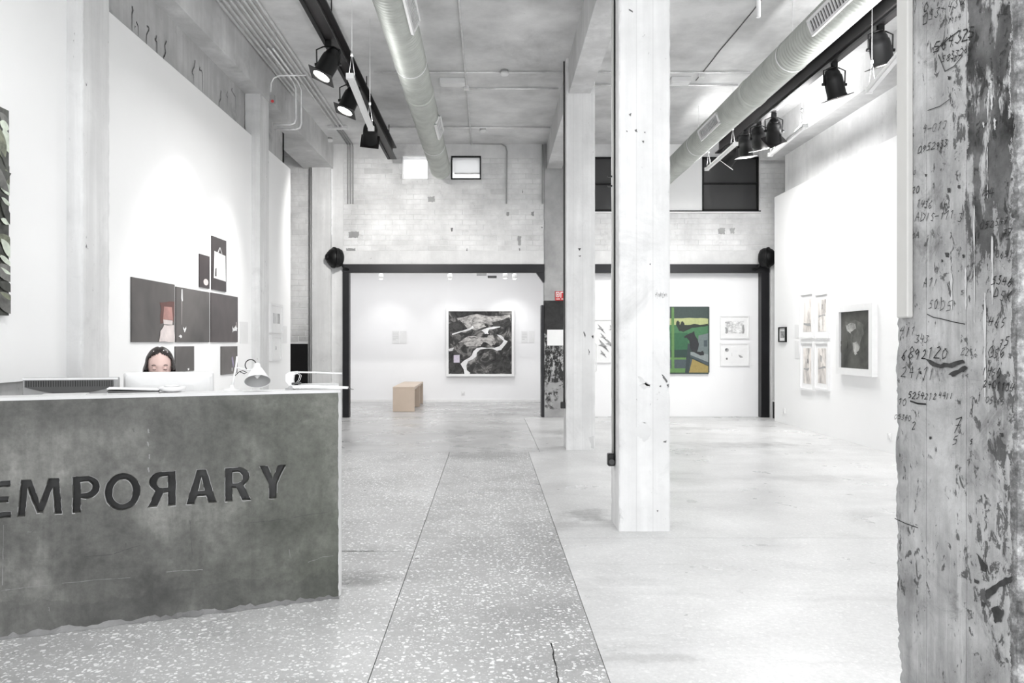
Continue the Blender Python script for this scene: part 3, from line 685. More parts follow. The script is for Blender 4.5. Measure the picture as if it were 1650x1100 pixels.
for ch, xa, xb in words:
    s0, s1 = -desk_st(xa), -desk_st(xb); wl, outs = LT[ch]; sx = (s1-s0)/wl; hz = ZL1-ZL0
    boxes.append((s0, s1))
    for o_ in outs:
        pts = []
        for (xa_, ya_), (xb_, yb_) in zip(o_, o_[1:]+o_[:1]):
            m_ = max(1, int(math.hypot(xb_-xa_, yb_-ya_)/.07))
            for i in range(m_): pts.append((s0+(xa_+(xb_-xa_)*i/m_)*sx+R.gauss(0, .0008), ZL0+(ya_+(yb_-ya_)*i/m_)*hz+R.gauss(0, .0008)))
        spline(pts)
tmp = bpy.data.objects.new('tmp', curve); COL.objects.link(tmp)
dg = bpy.context.evaluated_depsgraph_get()
me = bpy.data.meshes.new_from_object(tmp.evaluated_get(dg)); bpy.data.objects.remove(tmp); me.name = 'front_panel'
# local plane x,y -> U,Z ; curve z -> outwards (-N)
mt = Matrix(((U.x, 0, -N.x, 0), (U.y, 0, -N.y, 0), (0, 1, 0, 0), (0, 0, 0, 1)))
me.transform(Matrix.Translation(C0+N*(PLATE/2)) @ mt); me.materials.clear(); me.materials.append(M['desk']); me.materials.append(M['worn_lit'])
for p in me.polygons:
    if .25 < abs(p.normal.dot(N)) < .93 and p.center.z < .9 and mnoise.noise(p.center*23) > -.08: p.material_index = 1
for p in me.polygons: p.use_smooth = False
link('front_panel', me, desk)
for s0, s1 in boxes:
    mb = MB(); mb.obox(dpt(-(s0+s1)/2, PLATE+.003, (ZL0+ZL1)/2), U*((s1-s0)/2+.01), N*.004, (0, 0, (ZL1-ZL0)/2+.012)); mb.build('letter', M['carve'], desk)
def dplane(px, py, lift=.0042):
    s_ = desk_st(px); q3 = C0-U*s_; return Vector((q3.x, q3.y, H+(CY-py)/F*q3.y))-N*lift
def dline(name, pts, wd_, m):
    mb = MB(); P = []
    for (ax_, ay_), (bx_, by_) in zip(pts, pts[1:]):
        for i in range(6): P.append(dplane(ax_+(bx_-ax_)*i/6+R.uniform(-.4, .4), ay_+(by_-ay_)*i/6+R.uniform(-.5, .5)))
    for a, b in zip(P, P[1:]):
        nr = N.cross((b-a).normalized())*wd_*R.uniform(.3, 1.2); mb.face([a-nr, a+nr, b+nr, b-nr])
    mb.build(name, M[m], desk)
M['scratch'] = concrete('pale_scratch', .44, .58, .3, 20, streak=0, pits=.4, stains=.3); M['darkline'] = concrete('dark_seam', .22, .30, .14, 21, streak=0, pits=.4, stains=.3)
for q in ([(2, 951), (45, 945), (90, 941)], [(100, 939), (160, 933), (220, 929)], [(268, 921), (300, 918), (332, 917)], [(466, 884), (467, 900)], [(79, 977), (80, 986)], [(496, 905), (520, 897), (541, 894)], [(44, 857), (52, 856)], [(6, 845), (5, 900), (4, 950)]): dline('scratch', q, .0014, 'scratch')
for q in ([(135, 897), (180, 893), (205, 884), (230, 877)], [(203, 874), (203, 882)], [(306, 838), (308, 870), (310, 896)], [(400, 842), (440, 838), (480, 832), (540, 822)], [(214, 690), (217, 697)]): dline('dark_seam', q, .0013, 'darkline')
for yy in range(690, 770, 21): dline('drip_mark', [(239+R.uniform(-2, 2), yy), (240+R.uniform(-2, 2), yy+9)], .0035, 'scratch')
# core of the parapet behind the plate; the right end is cut along the line of sight of the aisle
mb = MB(); E = Vector((-.15, 1, 0)).normalized()
p0, p1 = C0+N*(PLATE+.007), C0-U*DL+N*(PLATE+.007); e1 = C0+E*(BACK/ E.dot(N)); b1 = C0-U*DL+N*BACK
mb.prism([p0, e1, b1, p1], (0, 0, TOP-.014)); mb.build('core', M['lightconc'], desk)
mb = MB(); mb.prism([C0+U*.0+N*.001, C0+U*.020+N*.03, e1+U*.012, C0+N*.03], (0, 0, TOP-.012)); mb.build('end_edge', M['lightconc'], desk)
mb = MB(); mb.prism([dpt(-.012, -.004, TOP-.014), e1+U*.014+Vector((0, 0, TOP-.014)), b1+Vector((0, 0, TOP-.014)), dpt(DL, -.004, TOP-.014)], (0, 0, .014)); mb.build('top', M['lightconc'], desk)
mb = MB(); mb.obox(dpt(1.0, BACK+.36, .735), U*.90, N*.355, (0, 0, .015)); mb.build('worktop', M['white_metal'], desk, bevel=.003)
for s_ in (.25, 1.85):
    mb = MB(); mb.obox(dpt(s_, BACK+.36, .36), U*.015, N*.33, (0, 0, .36)); mb.build('support_panel', M['white_metal'], desk)
# rough mortar fillet along its foot
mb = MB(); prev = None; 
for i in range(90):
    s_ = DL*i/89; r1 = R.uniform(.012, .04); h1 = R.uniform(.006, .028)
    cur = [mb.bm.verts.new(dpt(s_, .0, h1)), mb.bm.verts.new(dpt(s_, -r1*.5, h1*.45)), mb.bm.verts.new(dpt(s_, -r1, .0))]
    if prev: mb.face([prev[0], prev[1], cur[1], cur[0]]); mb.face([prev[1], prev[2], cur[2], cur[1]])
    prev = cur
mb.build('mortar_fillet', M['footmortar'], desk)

# ------------------------------------------------------------------ things on the desk
def monitor(name, label, px0, px1, ytop, d, hgt, kind):
    c = at((px0+px1)/2, ytop, d); wd = (px1-px0)/F*d; t_ = thing(name, label, 'monitor', (c.x, c.y, .75))
    f = Vector((c.x, c.y, 0)).normalized()      # screen looks away from the viewer, toward the sitter
    rgt = Vector((f.y, -f.x, 0)); rgt = (rgt*.35+Vector((1, 0, 0))*.65).normalized(); f = Vector((-rgt.y, rgt.x, 0)); up = Vector((0, 0, 1)); cc = Vector((c.x, c.y, c.z-hgt/2))
    if kind == 'white':
        mb = MB()
        prof = [(1, 1, .024), (1, 1, .004), (.985, .98, -.006), (.93, .9, -.017), (.6, .6, -.028)]
        rings = []
        for sx, sz, dd in prof:
            q = []
            for qx, qz in ((-1, -1), (1, -1), (1, 1), (-1, 1)):
                for a in range(4):
                    an = math.radians({(-1, -1): 180, (1, -1): 270, (1, 1): 0, (-1, 1): 90}[(qx, qz)]+a*30); r_ = .016
                    q.append(mb.bm.verts.new(cc+rgt*(qx*(wd/2*sx-r_)+r_*math.cos(an))+up*(qz*(hgt/2*sz-r_)+r_*math.sin(an))+f*dd))
            rings.append(q)
        mb.skin(rings, True, False); mb.build('housing', M['white_plastic'], t_)
        MB().obox(cc+f*.025, rgt*(wd/2-.02), f*.001, up*(hgt/2-.03)).build('screen', M['blackp'], t_)
        MB().obox(cc-f*.04-up*(hgt/2-.06), rgt*.05, f*.005, up*.10).build('stand', M['white_plastic'], t_)
        MB().obox(Vector((c.x, c.y, .756))-f*.01, rgt*.1, f*.08, up*.006).build('foot', M['white_plastic'], t_)
    else:
        mb = MB(); mb.obox(cc, rgt*wd/2, f*.02, up*hgt/2); mb.build('housing', M['grey_plastic'], t_, bevel=.004)
        mb = MB(); n = 18; top_ = hgt/2-.014
        pts = [cc-f*.0215+rgt*(-wd/2+.012)+up*top_, cc-f*.0215+rgt*(wd/2-.022)+up*top_]
        bot = [cc-f*.0215+rgt*((wd/2-.022)-(wd-.034)*i/n)+up*(hgt/2-.05-.04*math.sin(PI*i/n)) for i in range(n+1)]
        mb.prism(pts+bot, -f*.004); mb.build('vent_panel', M['dark_plastic'], t_)
        for i in range(36):
            x = -wd/2+.02+(wd-.05)*i/35
            MB().obox(cc-f*.0265+rgt*x+up*(hgt/2-.032), rgt*.0016, f*.001, up*.016).build('vent_slot', M['blackp'], t_)
        MB().obox(cc-f*.021+up*(hgt/2-.006), rgt*(wd/2), f*.002, up*.005).build('top_bezel', M['white_plastic'], t_)
        MB().obox(cc+f*.021, rgt*(wd/2-.02), f*.001, up*(hgt/2-.02)).build('screen', M['blackp'], t_)
        MB().obox(cc-f*.03-up*(hgt/2), rgt*.03, f*.008, up*.08).build('stand', M['grey_plastic'], t_)
        MB().cyl((c.x, c.y-.02, .75), (c.x, c.y-.02, .765), .11, 24).build('foot', M['grey_plastic'], t_)
monitor('computer_monitor', 'white all-in-one computer seen from behind in front of the seated person', 202.5, 341, 599, 4.40, .36, 'white')
monitor('computer_monitor', 'grey monitor seen from behind at the left end of the desk', 45, 187, 608, 4.22, .34, 'grey')
# papers
def desk_point(px, n_): # point on the counter top plane seen in picture column px at n_ behind the front line
    a = (px-CX)/F; o_ = C0+N*n_; s_ = (o_.x-a*o_.y)/(U.x-a*U.y); return o_-U*s_+Vector((0, 0, TOP))
def paper(name, label, cat, pa, pb, n0, n1, z0, th, m, tilt=0, group=None):
    a, b = desk_point(pa, n0), desk_point(pb, n0); mb = MB()
    dz = Vector((0, 0, z0)); mb.prism([a+dz, b+dz+Vector((0, 0, tilt)), b+N*(n1-n0)+dz+Vector((0, 0, tilt)), a+N*(n1-n0)+dz], (0, 0, th))
    return tag(mb.build(name, m), label, cat, group, 'thing')
paper('brochure', 'flat pale brochure lying at the left end of the counter top', 'brochure', 62, 138, .03, .20, .0, .003, M['paper_grey'])
paper('magazine', 'lowest grey magazine of the small stack on the counter', 'magazine', 172, 256, .06, .20, .0, .006, M['paper_grey'])
paper('magazine', 'middle dark magazine of the small stack on the counter', 'magazine', 174, 254, .065, .20, .0062, .006, M['dark_plastic'])
mg = thing('magazine', 'top white magazine of the small stack, its cover lifting', 'magazine', desk_point(214, .1)+Vector((0, 0, .0125)))
a, b = desk_point(172, .055), desk_point(258, .055); mb = MB(); n = 10; r0 = []
for i in range(n+1):
    p = a.lerp(b, i/n)+Vector((0, 0, .0125+.013*(1-i/n)**.7)); r0.append([mb.bm.verts.new(p), mb.bm.verts.new(p+N*.15), mb.bm.verts.new(p+N*.15+Vector((0, 0, .0035))), mb.bm.verts.new(p+Vector((0, 0, .0035)))])
mb.skin(r0, True, False); mb.build('cover', M['paper'], mg)
mb = MB(); mb.prism([a+Vector((0, 0, .0125)), b+Vector((0, 0, .0125)), b+N*.15+Vector((0, 0, .0125)), a+N*.15+Vector((0, 0, .0125))], (0, 0, .004)); mb.build('pages', M['dark_plastic'], mg)
c = desk_point(277, .14)
dish = thing('round_dish', 'small white round dish on the counter before the white computer', 'dish', c)
MB().lathe([(.03, 0), (.062, .012), (.066, .026), (.060, .028)], c, (0, 0, 1), 28).build('bowl', M['white_plastic'], dish)
MB().lathe([(.02, .026), (.038, .03), (.030, .036), (.008, .037)], c, (0, 0, 1), 24).build('lid', M['white_plastic'], dish)
# desk lamp with conical shade
L0 = desk_point(374, .13); Dl = L0.y
lampr = thing('desk_lamp', 'white articulated desk lamp with conical shade on the counter', 'lamp', L0)
MB().lathe([(.045, 0), (.045, .008), (.012, .012), (.009, .03)], L0, (0, 0, 1), 20).build('base', M['white_metal'], lampr)
j1 = at(380, 592, Dl); j2 = at(409, 597, Dl-.02)
MB().cyl(L0+Vector((0, 0, .01)), j1, .006, 10).build('lower_arm', M['conduit'], lampr)
MB().cyl(j1, j2, .004, 8).build('upper_arm', M['white_metal'], lampr)
MB().cyl(at(382, 574, Dl), at(379, 604, Dl), .005, 8).build('spring_bracket', M['conduit'], lampr)
MB().tube([at(379, 605, Dl-.01), at(385, 599, Dl-.01), at(391, 597, Dl-.01), at(398, 600, Dl-.01), at(394, 602, Dl-.01), at(387, 599, Dl-.01)], .0022, 6).build('cable', M['blackp'], lampr)
apex = at(414, 586, Dl-.02); rim = at(420, 618, Dl-.03); ax = (rim-apex).normalized()+Vector((.0, -.50, 0)); ax.normalize(); L = (rim-apex).length
mb = MB(); mb.lathe([(.010, 0), (.017, .004), (.018, .025), (.026, .032), (.066, L), (.0645, L), (.0635, L-.002)], apex, ax, 32, caps=False); mb.build('shade', M['white_metal'], lampr)
MB().lathe([(.0640, L-.0015), (.025, .035), (.005, .035)], apex, ax, 32, caps=False).build('shade_interior', M['grey_plastic'], lampr)
MB().lathe([(.006, .034), (.012, .05), (.016, .07), (.004, .085)], apex, ax, 16).build('bulb', M['paper'], lampr)
MB().cyl(at(403, 597, Dl-.03), at(424, 596, Dl-.03), .005, 8).build('joint_pin', M['conduit'], lampr)
MB().cyl(at(415, 596, Dl-.06), at(416, 604, Dl-.065), .018, 16).build('joint_knob', M['grey_plastic'], lampr)
MB().tube([at(404+ (9*math.cos(t_)), 588-9*math.sin(t_), Dl-.03) for t_ in [PI*1.25-i*PI*1.35/12 for i in range(13)]], .0028, 6).build('cord_loop', M['blackp'], lampr)
# folded swing-arm lamp lying over papers at the corner
K0 = desk_point(468, .12); Dk = K0.y
sw = thing('folding_arm_lamp', 'white folded swing-arm lamp lying along the right end of the counter', 'lamp', K0)
def q(px, py, dd=0): return at(px, py, Dk+dd)
mb = MB(); mb.prism([q(460, 603), q(466, 599), q(478, 598), q(478, 602), q(473, 604), q(472, 612), q(473, 620), q(466, 621), q(460, 614)], (0, .03, 0)); mb.build('housing', M['white_metal'], sw)
MB().tube([q(474, 599.5), q(510, 600), q(551, 601.5)], .0045, 8).build('upper_arm', M['white_metal'], sw)
mb = MB(); mb.prism([q(465, 621, -.03), q(500, 620.5, -.03), q(560, 623, -.03), q(560, 626.3, -.03), q(500, 625, -.03), q(465, 626, -.03)], (0, .03, 0)); mb.build('lower_arm', M['white_metal'], sw)
MB().cyl(q(559, 625, -.015), q(570, 627.4, -.015), .0035, 8, .0012).build('tip', M['dark_plastic'], sw)
for k_ in (0, 2.5):
    MB().tube([q(476+k_, 618), q(481+k_, 612), q(483+k_, 605), q(480+k_, 602), q(477+k_, 602)], .0013, 6).build('spring', M['conduit'], sw)
MB().cyl(q(470, 618, -.02), q(485, 617, -.02), .006, 10).build('joint', M['dark_plastic'], sw)
MB().cyl(q(468, 624, -.04), q(468, 624, .0), .011, 14).build('pivot', M['grey_plastic'], sw)
MB().obox(q(468, 626.6, -.015), (.02, 0, 0), (0, .03, 0), (0, 0, .006)).build('clamp', M['grey_plastic'], sw)
pa = thing('paper_stack', 'grey stack of papers under the folded lamp at the counter corner', 'paper stack', desk_point(518, .15))
a, b = desk_point(484, .135), desk_point(546, .135)
for i in range(3):
    dz = Vector((0, 0, .0015+i*.0085)); e = N*.003*i
    MB().prism([a+dz+e, b+dz+e, b+N*.08+dz, a+N*.08+dz], (0, 0, .0078)).build('sheet_bundle', M['paper_grey'] if i % 2 == 0 else M['paper'], pa)

# ================================================================== person at the desk
SKIN = plain('skin', rgb(228, 198, 190), .55, var=.03, scale=20)
HAIR = plain('dark_brown_hair', rgb(38, 30, 28), .38, var=.35, scale=40)
NAVY = plain('navy_cloth', rgb(42, 42, 72), .85, var=.12, scale=60)
TROU = plain('dark_trousers', rgb(50, 50, 54), .85, var=.1, scale=60)
PO = Vector((-2.13, 5.02, 0)); fw = Vector((.385, -.923, 0)).normalized(); rt = Vector((-fw.y, fw.x, 0))   # rt: her left side, to the right in the picture
def bp(r_, f_, z): return PO+rt*r_+fw*f_+Vector((0, 0, z))
person = thing('person', 'person with dark hair and navy top sitting behind the white computer', 'person', PO)
def skinned(name, verts, edges, radii, m, parent, sub=2, extra=None):
    me = bpy.data.meshes.new(name); me.from_pydata([tuple(v) for v in verts], edges, []); o = bpy.data.objects.new('tmp', me); COL.objects.link(o)
    md = o.modifiers.new('s', 'SKIN'); md.use_smooth_shade = True
    for i, r_ in enumerate(radii):
        sv = me.skin_vertices[0].data[i]; sv.radius = (r_, r_) if not isinstance(r_, tuple) else r_; sv.use_root = (i == 0)
    o.modifiers.new('u', 'SUBSURF').levels = sub
    dg = bpy.context.evaluated_depsgraph_get(); dg.update(); m2 = bpy.data.meshes.new_from_object(o.evaluated_get(dg)); bpy.data.objects.remove(o)
    m2.name = name
    if extra is not None:
        bm = bmesh.new(); bm.from_mesh(m2); t2 = bpy.data.meshes.new('t'); extra.to_mesh(t2); bm.from_mesh(t2); bm.to_mesh(m2); bm.free()
    m2.materials.clear(); m2.materials.append(m)
    for p in m2.polygons: p.use_smooth = True
    return link(name, m2, parent)
# head: ellipsoid reshaped into a face
HC = bp(.0, .06, 1.197); tilt = math.radians(14)
def head_bm():
    bm = bmesh.new(); bmesh.ops.create_uvsphere(bm, u_segments=40, v_segments=30, radius=1)
    for v in bm.verts:
        x, y, z = v.co           # x: rt, y: fw, z: up
        hw, hd, hh = .074, .095, .112
        X, Y_, Z_ = x*hw, y*hd, z*hh
        if z < -.1: k_ = 1-.32*(-z-.1); X *= k_; Y_ *= 1-.12*(-z-.1)
        if y > .2:
            Y_ += .019*math.exp(-((X/.011)**2))*math.exp(-(((Z_+.028)/.016)**2))+.008*math.exp(-((X/.009)**2))*math.exp(-(((Z_+.008)/.022)**2))
            for sx in (-1, 1): Y_ -= .010*math.exp(-(((X-sx*.032)/.015)**2))*math.exp(-(((Z_-.004)/.011)**2))
            Y_ += .005*math.exp(-((Z_-.022)/.009)**2)*math.exp(-(X/.045)**2)
            Y_ += .006*math.exp(-((X/.02)**2))*math.exp(-(((Z_+.062)/.009)**2))+.008*math.exp(-((X/.02)**2))*math.exp(-(((Z_+.095)/.014)**2))
        v.co = (X, Y_, Z_)
    for sx in (-1, 1):       # ears
        e = bmesh.ops.create_uvsphere(bm, u_segments=12, v_segments=8, radius=1)['verts']
        for v in e: v.co = (sx*.076+v.co.x*.008, -.012+v.co.y*.017, -.006+v.co.z*.030)
    return bm
def to_head(bm):
    ct, st = math.cos(tilt), math.sin(tilt)
    for v in bm.verts:
        x, y, z = v.co; y2, z2 = y*ct+z*st, z*ct-y*st
        v.co = HC+rt*x+fw*y2+Vector((0, 0, z2))
    return bm
hb = to_head(head_bm())
V = [bp(0, 0, .52), bp(0, 0, .72), bp(0, .01, .92), bp(0, .02, 1.02), bp(0, .04, 1.10), bp(0, .06, 1.17)]; E_ = [(0, 1), (1, 2), (2, 3), (3, 4), (4, 5)]; RD = [.12, .10, .11, .07, .048, .05]
for sx in (-1, 1):
    i = len(V); V += [bp(sx*.155, .01, .99), bp(sx*.20, .10, .80), bp(sx*.15, .33, .80), bp(sx*.13, .41, .795)]
    E_ += [(3, i), (i, i+1), (i+1, i+2), (i+2, i+3)]; RD += [.05, .04, .028, (.032, .018)]
    for fi, (dx, ln) in enumerate(((-.03, .062), (-.011, .075), (.009, .07), (.027, .055))):
        j = len(V); V += [bp(sx*(.13+dx), .47, .80), bp(sx*(.13+dx), .47+ln*.6, .80), bp(sx*(.13+dx), .47+ln, .786)]; E_ += [(i+3, j), (j, j+1), (j+1, j+2)]; RD += [.0095, .0085, .007]
    j = len(V); V += [bp(sx*.09, .43, .795), bp(sx*.075, .47, .79)]; E_ += [(i+3, j), (j, j+1)]; RD += [.011, .009]
    h0 = len(V); V += [bp(sx*.10, .05, .52), bp(sx*.12, .44, .52), bp(sx*.12, .42, .10), bp(sx*.12, .44, .06)]; E_ += [(0, h0), (h0, h0+1), (h0+1, h0+2), (h0+2, h0+3)]; RD += [.09, .06, .04, .035]
skinned('body', V, E_, RD, SKIN, person, 2, hb); hb.free()
V = [bp(0, 0, .58), bp(0, 0, .75), bp(0, .01, .92), bp(0, .02, 1.005), bp(0, .03, 1.06)]; E_ = [(0, 1), (1, 2), (2, 3), (3, 4)]; RD = [(.15, .12), (.135, .11), (.15, .115), (.11, .09), (.062, .06)]
for sx in (-1, 1):
    i = len(V); V += [bp(sx*.165, .01, 1.0), bp(sx*.21, .10, .80), bp(sx*.155, .33, .80)]; E_ += [(3, i), (i, i+1), (i+1, i+2)]; RD += [.065, .054, .040]
skinned('top', V, E_, RD, NAVY, person)
V = [bp(0, 0, .54)]; E_ = []; RD = [(.15, .12)]
for sx in (-1, 1):
    i = len(V); V += [bp(sx*.10, .06, .53), bp(sx*.12, .45, .53), bp(sx*.12, .43, .12)]; E_ += [(0, i), (i, i+1), (i+1, i+2)]; RD += [.10, .075, .055]
skinned('trousers', V, E_, RD, TROU, person)
for sx in (-1, 1):
    skinned('shoe', [bp(sx*.12, .40, .045), bp(sx*.12, .50, .04), bp(sx*.125, .62, .03)], [(0, 1), (1, 2)], [.042, .042, .03], M['blackp'], person)
# hair: cap with a centre parting and long sides
def hair_bm():
    bm = bmesh.new(); bmesh.ops.create_uvsphere(bm, u_segments=56, v_segments=40, radius=1); kill = []
    for v in bm.verts:
        x, y, z = v.co; hw, hd, hh = .088, .107, .122
        X, Y_, Z_ = x*hw, y*hd-.006, z*hh
        if z < .1: X *= 1+.42*min(1, (.1-z)/.9); 
        if z < -.2 and y < .35: Z_ = Z_-.14*(-z-.2)
        if z > .3: Z_ -= .006*math.exp(-(X/.008)**2)
        st_ = .0022*math.sin(38*math.atan2(x, y)+7*z); X *= 1+st_*8; Y_ *= 1+st_*6
        v.co = (X, Y_, Z_)
    for f_ in bm.faces:
        c_ = f_.calc_center_median(); line = .098-.42*max(0, abs(c_.x)-.006)*(1 if abs(c_.x) < .055 else 1.5)
        if c_.y > .012 and c_.z < line and abs(c_.x) < .073: kill.append(f_)
        elif c_.y > .03 and c_.z < -.02: kill.append(f_)
    bmesh.ops.delete(bm, geom=kill, context='FACES')
    bmesh.ops.solidify(bm, geom=bm.faces[:], thickness=.006)
    return bm
hb = to_head(hair_bm()); me = bpy.data.meshes.new('hair'); hb.to_mesh(me); hb.free(); me.materials.append(HAIR)
for p in me.polygons: p.use_smooth = True
link('hair', me, person)
def head_local(x, y, z):
    ct, st = math.cos(tilt), math.sin(tilt); return HC+rt*x+fw*(y*ct+z*st)+Vector((0, 0, z*ct-y*st))
for sx in (-1, 1):
    bm = bmesh.new(); bmesh.ops.create_uvsphere(bm, u_segments=16, v_segments=10, radius=.0115)
    c_ = head_local(sx*.032, .079, .003)
    for v in bm.verts: v.co = v.co+c_
    me = bpy.data.meshes.new('eyelid'); bm.to_mesh(me); bm.free(); me.materials.append(SKIN); link('eyelid', me, person)
    mb = MB(); mb.tube([head_local(sx*(.018+.028*i/6), .0895-.0035*(i/6)**2*3, .022+.005*math.sin(PI*i/6)) for i in range(7)], .0022, 6); mb.build('eyebrow', HAIR, person)
    mb = MB(); mb.tube([head_local(sx*(.022+.02*i/6), .0905-.002*abs(i-3)/3, -.003-.002*math.sin(PI*i/6)) for i in range(7)], .0012, 5); mb.build('lash_line', HAIR, person)
mb = MB(); mb.tube([head_local(-.02+.04*i/6, .088-.004*abs(i-3)/3, -.062) for i in range(7)], .0035, 6); mb.build('mouth', plain('lips', rgb(190, 120, 115), .5), person)
M['clip'] = plain('shiny_hair_clip', g(.9, (1, .95, .97)), .15, metal=.8)
for x_, z_ in ((-.036, .108), (.022, .112), (.045, .101)):
    p = head_local(x_, .055, z_); MB().lathe([(.002, -.002), (.0045, 0), (.0035, .002), (.001, .003)], p, (fw*.6+Vector((0, 0, .8))), 12).build('hair_clip', M['clip'], person)
# her chair
ch = thing('office_chair', 'black office chair holding the person behind the desk', 'chair', bp(0, -.02, 0))
MB().lathe([(.17, .40), (.225, .415), (.23, .44), (.20, .455)], bp(0, .02, 0), (0, 0, 1), 28).build('seat', M['dark_plastic'], ch)
mb = MB(); mb.obox(bp(0, -.19, .78), rt*.19, fw*.02, (0, 0, .20)); mb.build('backrest', M['dark_plastic'], ch, bevel=.015)
MB().tube([bp(0, -.05, .42), bp(0, -.22, .45), bp(0, -.22, .75)], .015, 8).build('back_support', M['blackp'], ch)
MB().cyl(bp(0, 0, .10), bp(0, 0, .41), .028, 14).build('gas_column', M['conduit'], ch)
for i in range(5):
    an = 2*PI*i/5; e = bp(.27*math.cos(an), .27*math.sin(an), .075)
    MB().cyl(bp(0, 0, .11), e, .022, 8, .015).build('leg', M['blackp'], ch)
    MB().cyl(e-rt*.012+Vector((0, 0, -.045)), e+rt*.012+Vector((0, 0, -.045)), .03, 14).build('caster', M['blackp'], ch)

# ================================================================== bench in the back room
bn = thing('bench', 'pale wooden gallery bench in front of the back room wall', 'bench', (-1.64, 15.85, 0))
MB().box(-1.85, -1.43, 14.9, 16.85, .44, .48).build('seat', M['wood'], bn, bevel=.003)
for y0_, y1_ in ((14.9, 14.95), (16.0, 16.05), (16.8, 16.85)):
    MB().box(-1.848, -1.432, y0_, y1_, 0.004, .44).build('support_panel', M['wood'], bn, bevel=.002)
MB().box(-1.80, -1.47, 14.95, 16.8, .40, .44).build('rail', M['wood'], bn)

# ================================================================== ducts
def duct(X, Z, r, y0, y1, label, vents, hang):
    t_ = thing('ventilation_duct', label, 'duct', (X, (y0+y1)/2, Z))
    mb = MB(); n = 32; y = y0; rings = []
    while y < y1:
        for dy, dr in ((0, 0), (.022, 0), (.027, .0045), (.034, .0045), (.039, 0)):
            rings.append(mb.ring((X, y+dy, Z), (1, 0, 0), (0, 0, 1), r+dr, n))
        y += .058
    mb.skin(rings, False); mb.build('pipe', M['galv'], t_)
    MB().lathe([(r+.006, 0), (r+.008, .02), (r*.96, .045), (r*.7, .06), (.01, .068)], (X, y1, Z), (0, 1, 0), n).build('end_cap', M['galv'], t_)
    for ys in (3.0, 5.9, 9.2): MB().lathe([(r+.003, -.05), (r+.012, -.045), (r+.012, .045), (r+.003, .05)], (X, ys, Z), (0, 1, 0), n).build('coupling', M['galv'], t_)
    for (ya, yb, ang) in vents:
        nv = Vector((math.cos(ang), 0, math.sin(ang))); tv = Vector((-nv.z, 0, nv.x)); o_ = Vector((X, (ya+yb)/2, Z))+nv*(r+.008); hl = (yb-ya)/2; hw = .065
        fr = MB()
        for sgn in (-1, 1):
            fr.obox(o_+tv*hw*sgn, tv*.012, (0, hl+.012, 0), nv*.014); fr.obox(o_+Vector((0, hl*sgn, 0)), tv*hw, (0, .012, 0), nv*.014)
        g_ = fr.build('grille_frame', M['white_metal'], t_)
        MB().obox(o_-nv*.006, tv*hw, (0, hl, 0), nv*.003).build('grille_back', M['dark_plastic'], g_)
        for i in range(16):
            MB().obox(o_+Vector((0, -hl+2*hl*(i+.5)/16, 0)), tv*hw, (0, .008, 0), nv*.008).build('slat', M['conduit'], g_)
    for yh in hang:
        MB().cyl((X, yh, Z+r), (X, yh, CEIL), .004, 6).build('hanger_rod', M['conduit'], t_)
        MB().lathe([(r+.005, -.012), (r+.0075, -.012), (r+.0075, .012), (r+.005, .012)], (X, yh, Z), (0, 1, 0), n, caps=False).build('hanger_band', M['conduit'], t_)
ca = math.atan2(-2.95, .83); duct(-.83, 4.30, .167, .2, 13.27, 'left spiral ventilation duct hanging between the dark beam and column row', [(6.25, 7.1, ca+.87), (10.1, 10.8, ca+.87)], (4.5, 8.2, 11.6))
ca = math.atan2(-2.95, -3.13); duct(3.13, 4.30, .169, .2, YB-.06, 'right spiral ventilation duct hanging beside the right dark beam', [(6.3, 7.15, ca-.40), (10.05, 10.9, ca-.40)], (4.5, 8.0, 11.6))

# ================================================================== dark steel lighting beams
def ibeam(x0, x1, y0, y1, label):
    t_ = thing('lighting_beam', label, 'beam', ((x0+x1)/2, (y0+y1)/2, 4.4)); xm = (x0+x1)/2
    MB().box(x0, x1, y0, y1, 4.40, 4.418).build('bottom_flange', M['truss'], t_)
    MB().box(x0, x1, y0, y1, 4.585, 4.603).build('top_flange', M['truss'], t_)
    MB().box(xm-.012, xm+.012, y0, y1, 4.418, 4.585).build('web', M['truss'], t_)
    MB().box(xm-.055, xm-.025, y0, y1-.1, 4.375, 4.40).build('power_track', M['black'], t_)
    y = y0+.9
    while y < y1:
        MB().cyl((xm, y, 4.6), (xm, y, CEIL), .007, 6).build('hanger_rod', M['black'], t_); y += 2.3
ibeam(-1.70, -1.55, .2, 13.0, 'left dark steel beam with stage lamps hung beneath it')
ibeam(3.67, 3.82, .2, 12.6, 'right dark steel beam with cluster of stage lamps beneath it')
